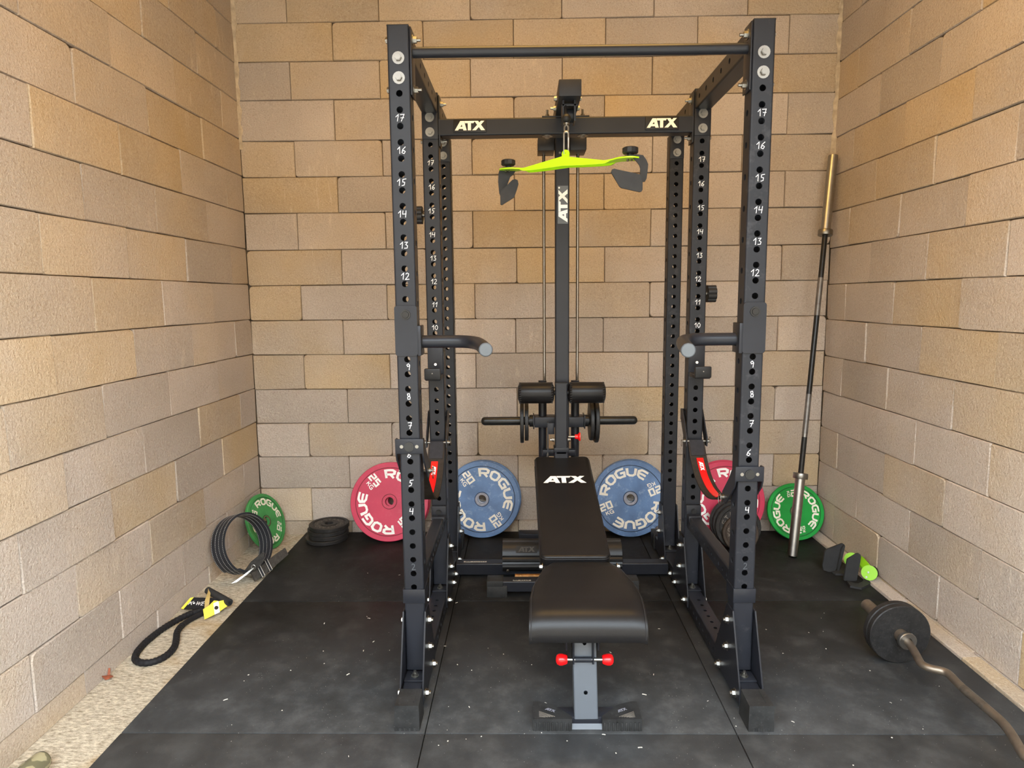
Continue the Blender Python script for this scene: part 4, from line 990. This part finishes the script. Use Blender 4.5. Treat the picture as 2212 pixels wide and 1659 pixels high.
def iron(R, h, M, label, group, body='iron', txt=None, br=.0155, name='iron_plate'):
    p = thing(name, label, 'weight plate', M=M, group=group)
    prof = [(br, 0), (R-.003, 0), (R, .003), (R, h-.003), (R-.003, h), (R*.84, h), (R*.80, h-.005), (R*.42, h-.005), (R*.38, h-.001), (br+.002, h-.001), (br, h-.003)]
    obj('disc', MB().lathe(prof, None, 64), body, p, 26, local=True)
    if txt:
        Rm = R*.62
        for a0, tks in txt:
            v = MB(); text(v, tks, R*.20, .17, lambda x, y, l: V(((R*.52+y)*math.cos(a0-x/Rm), (R*.52+y)*math.sin(a0-x/Rm), h-.0035+l)), gap=.42, sub=.3)
            obj('raised_lettering', v, 'iron_text', p, None, local=True)
    return p
STD = list('STANDArD')
G4 = 'iron plates leaning on the red plate'
iron(.134, .024, lean(.992, 1.395, .134, .024, 12, 0), 'largest dark iron plate leaning on the red plate behind the right upright', G4)
iron(.130, .024, lean(.996, 1.368, .130, .024, 12, 0), 'second dark iron plate from the red plate in the leaning iron row', G4)
iron(.126, .022, lean(1.000, 1.342, .126, .022, 12, -10), 'dark iron plate with raised capital letters, third from the red plate', G4, 'iron', [(math.radians(74), STD), (math.radians(-108), STD)])
iron(.099, .022, lean(1.004, 1.314, .099, .022, 14, 25), 'smaller brown iron plate in front of the leaning iron row', G4, 'iron_brown', [(math.radians(215), ['5', ' ', 'k', 'g']), (math.radians(40), ['5', ' ', 'k', 'g'])])
G5 = 'small stack of iron plates in the left corner'
for k, (x, y, r_, lb_) in enumerate(((-1.354, 1.548, .121, 'black iron plate at the bottom of the small floor stack, left corner'), (-1.342, 1.553, .115, 'black iron plate second from the bottom of the small floor stack'),
      (-1.347, 1.557, .117, 'black iron plate second from the top of the small floor stack'), (-1.340, 1.560, .116, 'black iron plate on top of the small floor stack, lettered face up'))):
    iron(r_, .0235, Matrix.Translation((x, y, .0005+k*.0237)) @ Matrix.Rotation(.8*k, 4, 'Z'), lb_, G5, 'iron', [(PI/2, STD), (-PI/2, STD)] if k == 3 else None, br=.024)
G6 = 'small iron plates on the cable carriage'
for s, xs_, lr in ((-1, (-.163, -.186), 'left'), (1, (.142, .166), 'right')):
    for k, xx in enumerate(xs_):
        R_ = (.100, .111)[k]
        M = frame_z((xx, 1.09, .786-(R_*0+.0)), (s, 0, 0))
        iron(R_, .019, M, ('inner smaller iron plate on the %s peg of the cable carriage' if k == 0 else 'outer larger iron plate on the %s peg of the cable carriage') % lr, G6, 'iron', None, br=.0222)

# ------------------------------------------------------------------ barbell in the right corner
Bb, Bt = V((1.257, 1.255, .0065)), V((1.527, 1.612, 2.160)); ba = (Bt-Bb).normalized(); BL = (Bt-Bb).length
bar = thing('barbell', 'long steel barbell with black shaft leaning upright in the right corner', 'barbell', Bb)
at = lambda t: Bb+ba*t
for t0, t1, e in ((0, .418, 0), (BL-.415, BL, 1)):
    prof = [(.0005, 0), (.0235, 0), (.0252, .002), (.0252, t1-t0), (.0005, t1-t0)]
    obj('sleeve', MB().lathe(prof, frame_z(at(t0), ba), 40, False), 'bar_steel', bar, 30)
for t0 in (.418, BL-.445): obj('collar_ring', MB().lathe([(.0142, 0), (.037, 0), (.038, .002), (.038, .028), (.037, .030), (.0142, .030)], frame_z(at(t0), ba), 40), 'chrome', bar, 30)
s0, s1 = .448, BL-.445; sl_ = s1-s0
for f0, f1, mt_ in ((0, .15, 'bar_black'), (.15, .165, 'chrome'), (.165, .33, 'bar_worn'), (.33, .66, 'bar_black'), (.66, .82, 'bar_worn'), (.82, 1, 'bar_black')):
    obj('shaft_section', MB().cyl(at(s0+sl_*f0), at(s0+sl_*f1), .0142 if mt_ != 'bar_worn' else .0146, n=24), mt_, bar, 30)

# ------------------------------------------------------------------ curl bar by the right wall
ez = thing('curl_bar', 'bent steel curl bar with a worn shaft lying by the right wall', 'curl bar', (1.24, .1, 0))
ctl = [(1.241, .172), (1.236, .130), (1.225, .082), (1.203, .012), (1.200, -.004), (1.206, -.022), (1.222, -.036), (1.246, -.045), (1.258, -.062), (1.252, -.105), (1.249, -.149), (1.252, -.21), (1.253, -.27), (1.255, -.324), (1.240, -.385), (1.212, -.462), (1.207, -.480), (1.214, -.495), (1.235, -.52), (1.243, -.60)]
P = []
for a, b in zip(ctl, ctl[1:]):
    for k in range(4): P.append(V((a[0], a[1], .115)).lerp(V((b[0], b[1], .115)), k/4))
P.append(V((*ctl[-1], .115)))
for _ in range(4): P = [P[0]]+[(P[i-1]+P[i]*2+P[i+1])/4 for i in range(1, len(P)-1)]+[P[-1]]
def cut(y0, y1): return [p for p in P if y1-1e-6 <= p.y <= y0+1e-6]
obj('shaft', MB().tube(P, .0138, 22), 'ez_steel', ez, 60)
obj('knurled_grip', MB().tube(cut(-.142, -.262), .0143, 22), 'ez_knurl', ez, 60)
for y0, y1, yc, sg in ((.455, .168, .172, 1), (-.60, -.88, -.60, -1)):
    x0 = 1.243 if sg > 0 else 1.243
    obj('sleeve', MB().lathe([(.0005, 0), (.0245, 0), (.0245, abs(y1-y0)-.003), (.022, abs(y1-y0)), (.0005, abs(y1-y0))], frame_z((x0-.002, y0 if sg < 0 else y1, .115), (.0, sg, 0) if sg > 0 else (0, -1, 0)), 36, False), 'ez_steel', ez, 30)
    obj('collar_ring', MB().lathe([(.0145, 0), (.031, 0), (.033, .003), (.033, .016), (.0145, .016)], frame_z((x0-.002, yc-(.024 if sg > 0 else -.008), .115), (0, 1, 0)), 36), 'bar_steel', ez, 30)
G7 = 'iron plates on the curl bar'
def ezp(y, R, lab, n=(0, -1, 0)):
    iron(R, .022, frame_z((1.241, y, .115), n), lab, G7, 'iron', None, br=.0252)
def flat_plate(y, R, h, lab, mat_='iron'):
    p = thing('iron_plate', lab, 'weight plate', M=frame_z((1.241, y, R+.0005), (0, -1, 0)), group=G7)
    dz_ = .115-(R+.0005)
    obj('disc', MB().lathe([(.0254, 0), (R-.003, 0), (R, .003), (R, h-.003), (R-.003, h), (.0254, h)], None, 72), mat_, p, 26, local=True)
flat_plate(.226, .1145, .026, 'black iron plate on the curl bar, seen from its flat back')
flat_plate(.254, .1145, .026, 'second black iron plate on the curl bar, behind the flat-faced one')
flat_plate(-.66, .1145, .026, 'black iron plate on the near end of the curl bar, outside the frame')

# ------------------------------------------------------------------ rolled lifting belt
BC = V((-1.640, 1.06, FZ+.1745)); ax = V((-.85, .42, -.31)).normalized(); bu = V((0, 0, 1)); bu = (bu-ax*bu.dot(ax)).normalized(); bxv = bu.cross(ax)
if bxv.x < 0: bxv = -bxv
belt = thing('lifting_belt', 'rolled black lifting belt with white stitching standing on the concrete at the left', 'belt', (BC.x, BC.y, FZ))
BR, BW, BT = .158, .098, .010
def bp_(a, r, w): return BC+bxv*(r*math.cos(a)*.94)+bu*(r*math.sin(a))+ax*w
n = 72; vs = []; fs = []; A0, A1 = math.radians(-62), math.radians(298-2)
for k in range(n+1):
    a = A0+(A1-A0)*k/n; rr_ = BR-(.012*(k/n) if k > n*.8 else 0)
    vs += [bp_(a, rr_, -BW/2), bp_(a, rr_, BW/2), bp_(a, rr_-BT, BW/2), bp_(a, rr_-BT, -BW/2)]
for k in range(n):
    for j in range(4): fs.append((4*k+j, 4*k+(j+1) % 4, 4*k+4+(j+1) % 4, 4*k+4+j))
fs += [(3, 2, 1, 0), tuple(4*n+j for j in range(4))]
blt = obj('belt_strap', MB().add(vs, fs), 'leather', belt, 50)
for w in (-BW*.44, -BW*.14, BW*.14, BW*.44):
    for rr_ in (BR+.0006, BR-BT-.0006):
        mb = MB(); k = 0; st = .0085/BR
        a = A0+.05
        while a < A1-.05:
            mb.band([bp_(a, rr_, w), bp_(a+st*.5, rr_, w)], ax*.0008, .0007); a += st
        o = obj('stitch_row', mb, 'thread', blt, None, kind='stuff')
mb = MB()
for a in (-98, -92, -86):
    for w in (-.016, .016): obj('eyelet', MB().cyl(bp_(math.radians(a), BR+.0003, w), bp_(math.radians(a), BR+.0018, w), .0042, n=14), 'thread', blt, None)
# tongue, keepers, lever buckle
T0 = V((-1.565, .985, .010)); T1 = V((-1.470, 1.205, .060))
tv = (T1-T0); hw = V((0, 0, .022)); hw = V((-.012, .006, .020))
obj('belt_tongue', MB().band([T0, T0.lerp(T1, .35)+V((0, 0, -.004)), T0.lerp(T1, .7), T1], [hw, hw, hw, hw*.85], .009), 'leather_worn', belt, 50)
for f in (.20, .42):
    c = T0.lerp(T1, f); tn = tv.normalized(); h1 = hw*1.25; h2 = tn.cross(hw).normalized()*.010
    ring_ = [c-h1-h2, c+h1-h2, c+h1+h2, c-h1+h2]; ring_.append(ring_[0])
    kp = obj('keeper_loop', MB().band(ring_, tn*.009, .003), 'leather', belt, None)
    for e in (-1, 1): obj('edge_thread', MB().tube([q+tn*(e*.008) for q in (c-h1*1.04-h2*1.1, c-h1*1.04+h2*1.25, c+h1*1.04+h2*1.25)], .0012, 5), 'thread', kp, None)
obj('inner_flap', MB().band([V((-1.590, .985, .030)), V((-1.545, 1.00, .085)), V((-1.520, 1.02, .125))], [V((.02, .02, -.004)), V((.022, .02, -.008)), V((.004, .004, 0))], .006), 'leather_worn', belt, 40)
lv = obj('buckle_lever', MB().band([V((-1.552, .965, .068)), V((-1.580, .935, .045)), V((-1.622, .895, .020))], [V((.004, .004, .0)), V((.009, .006, .0)), V((.010, .006, 0))], .006), 'bar_steel', belt, 40)
obj('buckle_wire', MB().tube([(-1.552+.010*math.cos(2*PI*k/14), .968, .070+.012*math.sin(2*PI*k/14)) for k in range(14)], .0025, 7, True), 'bar_steel', belt)

# ------------------------------------------------------------------ resistance tube
tube_ = thing('resistance_tube', 'looped black resistance tube with yellow strap and foam handle on the concrete', 'resistance band', (-1.69, .45, FZ))
rp = [(-1.640, .680), (-1.663, .668), (-1.690, .648), (-1.715, .612), (-1.738, .560), (-1.755, .500), (-1.764, .440), (-1.768, .370), (-1.760, .295), (-1.738, .240), (-1.700, .212), (-1.660, .212), (-1.632, .240), (-1.620, .288), (-1.628, .345), (-1.655, .405), (-1.682, .460), (-1.690, .510), (-1.682, .560), (-1.665, .605), (-1.650, .635)]
P = []
for a, b in zip(rp, rp[1:]):
    L = (V(b)-V(a)).length; k = max(2, int(L/.0035))
    for i in range(k): q = V(a).lerp(V(b), i/k); P.append(V((q.x, q.y, FZ+.0135)))
for _ in range(40): P = [P[0]]+[(P[i-1]+P[i]*2+P[i+1])/4 for i in range(1, len(P)-1)]+[P[-1]]
Rr = []
for i in range(len(P)):
    smooth_end = (i > len(P)-32) or i < 12
    Rr.append(.0118 if smooth_end else .0118+.0022*abs(math.sin(i*.62+.4*math.sin(i*.23))))
obj('ribbed_sleeve', MB().tube(P, Rr, 14), 'cord', tube_, 70)
h0, h1_ = V((-1.700, .787, .030)), V((-1.545, .672, .024))
obj('foam_handle', MB().cyl(h0, h1_, .0165, n=24), 'soft_black', tube_, 30)
obj('handle_core', MB().cyl(h0-(h1_-h0)*.02, h0+(h1_-h0)*1.02, .009, n=16), 'plastic', tube_, 30)
def sheet(mb, pts, w, t): return mb.band(pts, w, t)
ys_ = obj('yellow_strap', MB().band([V((-1.632, .600, .002)), V((-1.606, .622, .012)), V((-1.580, .650, .018)), V((-1.548, .690, .022))], [V((-.010, .016, .016)), V((-.010, .018, .018)), V((-.008, .016, .016)), V((-.003, .006, .008))], .003), 'yellow', tube_, 40)
obj('logo_patch', MB().band([V((-1.5955, .6235, .0165)), V((-1.5795, .6405, .0195))], [V((-.010, .018, .018))]*2, .0012), 'white', ys_, None)
obj('logo_mark', MB().cyl((-1.5885, .6308, .018), (-1.5865, .6290, .0206), .0085, n=20), 'plastic', ys_, None)
obj('strap_loop', MB().band([V((-1.640, .655, .004)), V((-1.622, .672, .022)), V((-1.605, .672, .020)), V((-1.600, .660, .004))], [V((.0, .012, .006))]*4, .003), 'yellow', tube_, 40)
obj('tan_strap', MB().band([V((-1.632, .622, .004)), V((-1.648, .668, .028)), V((-1.670, .738, .042)), V((-1.696, .790, .040))], [V((-.008, .002, .004)), V((-.011, .002, .005)), V((-.006, .002, .005)), V((-.003, .001, .004))], .002), 'tan_web', tube_, 40)
# lettered webbing tab
K0, K1 = V((-1.744, .690, .012)), V((-1.645, .688, .010)); kw = V((.012, .026, .016))
tb = obj('webbing_tab', MB().band([K0, K1, V((-1.620, .690, .006))], kw, .004), 'cord', tube_, 40)
obj('tab_end', MB().band([K0-V((.014, 0, 0)), K0], [kw*.9, kw], .006), 'yellow', tube_, 40)
kx = (K1-K0).normalized(); kn = kx.cross(kw).normalized(); kyy = kw.normalized()
kx2 = kx
v = MB(); text(v, ['K', '.', 'W', 'e'], .0195, .13, lambda x, y, l: K0.lerp(K1, .40)+kx*x+kyy*(y-.0097)+kn*(.0026+l), gap=.28, sub=.4, wscale=1.0)
v.cyl(K0.lerp(K1, .40)+kx*(-.0152)+kn*.0020, K0.lerp(K1, .40)+kx*(-.0152)+kn*.0030, .0042, n=14)
obj('lettering', v, 'white', tube_, None)

# ------------------------------------------------------------------ small things
lf = obj('dry_leaf', MB().band([V((-1.775, .135, FZ+.004)), V((-1.768, .118, FZ+.016)), V((-1.762, .105, FZ+.010))], [V((.006, .004, .004)), V((.016, .010, -.006)), V((.004, .004, .0))], .001).band([V((-1.776, .136, FZ+.005)), V((-1.786+.006, .150, FZ+.030))], [V((.006, 0, 0)), V((.003, 0, 0))], .0012), 'leafm', None, 60)
tag(lf, 'small curled brown leaf lying at the foot of the left wall', 'leaf')
fr0, fr1 = V((-1.667, -.352, FZ+.030)), V((-1.700, -.64, FZ+.030))
fo = thing('camouflage_roller', 'camouflage patterned roller cut off by the frame at the lower left corner', 'roller', (-1.69, -.5, FZ))
obj('roller_body', MB().lathe([(.0005, 0), (.018, 0), (.027, .006), (.030, .014), (.030, .28), (.027, .288), (.018, .294), (.0005, .294)], frame_z(fr0, fr1-fr0), 36, False), 'camo', fo, 40)

# second cable grip leaning by the right wall
vg = thing('double_cable_grip', 'lime and black double paddle cable grip lying by the right wall', 'cable grip', (1.45, .98, 0))
obj('grip_paddle', MB().prism([(1.386, .004), (1.389, .03), (1.401, .108), (1.408, .114), (1.445, .137), (1.455, .139), (1.464, .133), (1.467, .122), (1.464, .098), (1.449, .004), (1.440, .001), (1.395, .001)], .010, basis((0, .945, 0), (1, 0, 0), (0, .06, 1), (0, 1, 0))), 'soft_black', vg, 30)
obj('grip_paddle', MB().prism([(1.335, .010), (1.330, .035), (1.341, .105), (1.352, .118), (1.425, .147), (1.432, .146), (1.435, .138), (1.421, .066), (1.392, .002), (1.36, .001)], .010, basis((0, 1.055, 0), (1, 0, 0), (0, .06, 1), (0, 1, 0))), 'soft_black', vg, 30)
obj('paddle_rib', MB().prism([(1.398, .004), (1.405, .055), (1.418, .125), (1.432, .146), (1.435, .138), (1.421, .066), (1.407, .004)], .014, basis((0, 1.042, 0), (1, 0, 0), (0, .06, 1), (0, 1, 0))), 'soft_black', vg, 30)
obj('grip_arm', MB().prism([(1.392, .93), (1.380, .870), (1.422, .845), (1.487, .893), (1.520, .945), (1.500, .965), (1.46, .915), (1.43, .895), (1.415, .90)], .010, Matrix.Translation((0, 0, .001))), 'soft_black', vg, 30)
obj('grip_arm', MB().prism([(1.372, 1.04), (1.376, 1.012), (1.42, 1.008), (1.488, 1.10), (1.50, 1.14), (1.47, 1.13), (1.42, 1.06)], .010, Matrix.Translation((0, 0, .001))), 'soft_black', vg, 30)
def dprof(r): return [(.0005, 0), (r, 0), (r, .005), (.0005, .005)]
nd = V((-.55, -.75, .36)).normalized()
obj('end_disc', MB().lathe(dprof(.036), frame_z((1.503, .935, .047), nd), 32, False), 'lime2', vg, 30)
obj('end_disc', MB().lathe(dprof(.037), frame_z((1.490, 1.085, .052), nd), 32, False), 'lime2', vg, 30)
obj('grip_bar', MB().band([V((1.500, 1.08, .075)), V((1.497, 1.01, .082)), V((1.500, .95, .066))], [V((.010, 0, .016))]*3, .005).band([V((1.505, 1.08, .060)), V((1.505, .94, .055))], [V((.018, 0, .006))]*2, .005), 'lime2', vg, 40)
obj('grip_knob', MB().lathe([(.0005, 0), (.027, 0), (.029, .004), (.029, .024), (.025, .030), (.0005, .030)], frame_z((1.513, .950, .045), V((.93, .2, -.1))), 12, False), 'plastic', vg, 25)
for dx, dz_ in ((-.004, .002), (-.012, -.022)):
    obj('screw', MB().hexbolt(V((1.503+dx, .935, .047+dz_))+nd*.005, nd, r=.005, h=.004, washer=0), 'chrome', vg, 30)
random.seed(3)
mb = MB()
for k in range(95):
    x = random.uniform(-1.3, 1.4); y = random.choice((random.uniform(-.5, .5), random.uniform(-.5, .7), random.uniform(-.35, 1.3))); r_ = random.uniform(.0007, .0020)
    if abs(abs(x)-UX) < .06: continue
    a = random.uniform(0, PI); d = V((math.cos(a), math.sin(a), 0)); l = random.choice((1, 1, 1.5, 4))*r_
    mb.band([V((x, y, .0008))-d*l, V((x, y, .0014)), V((x, y, .0008))+d*l], V((-d.y, d.x, 0))*r_, .0010)
o = obj('floor_debris', mb, 'debrism', None, None); tag(o, 'pale crumbs and chips scattered over the rubber mats', 'debris'); o['kind'] = 'stuff'
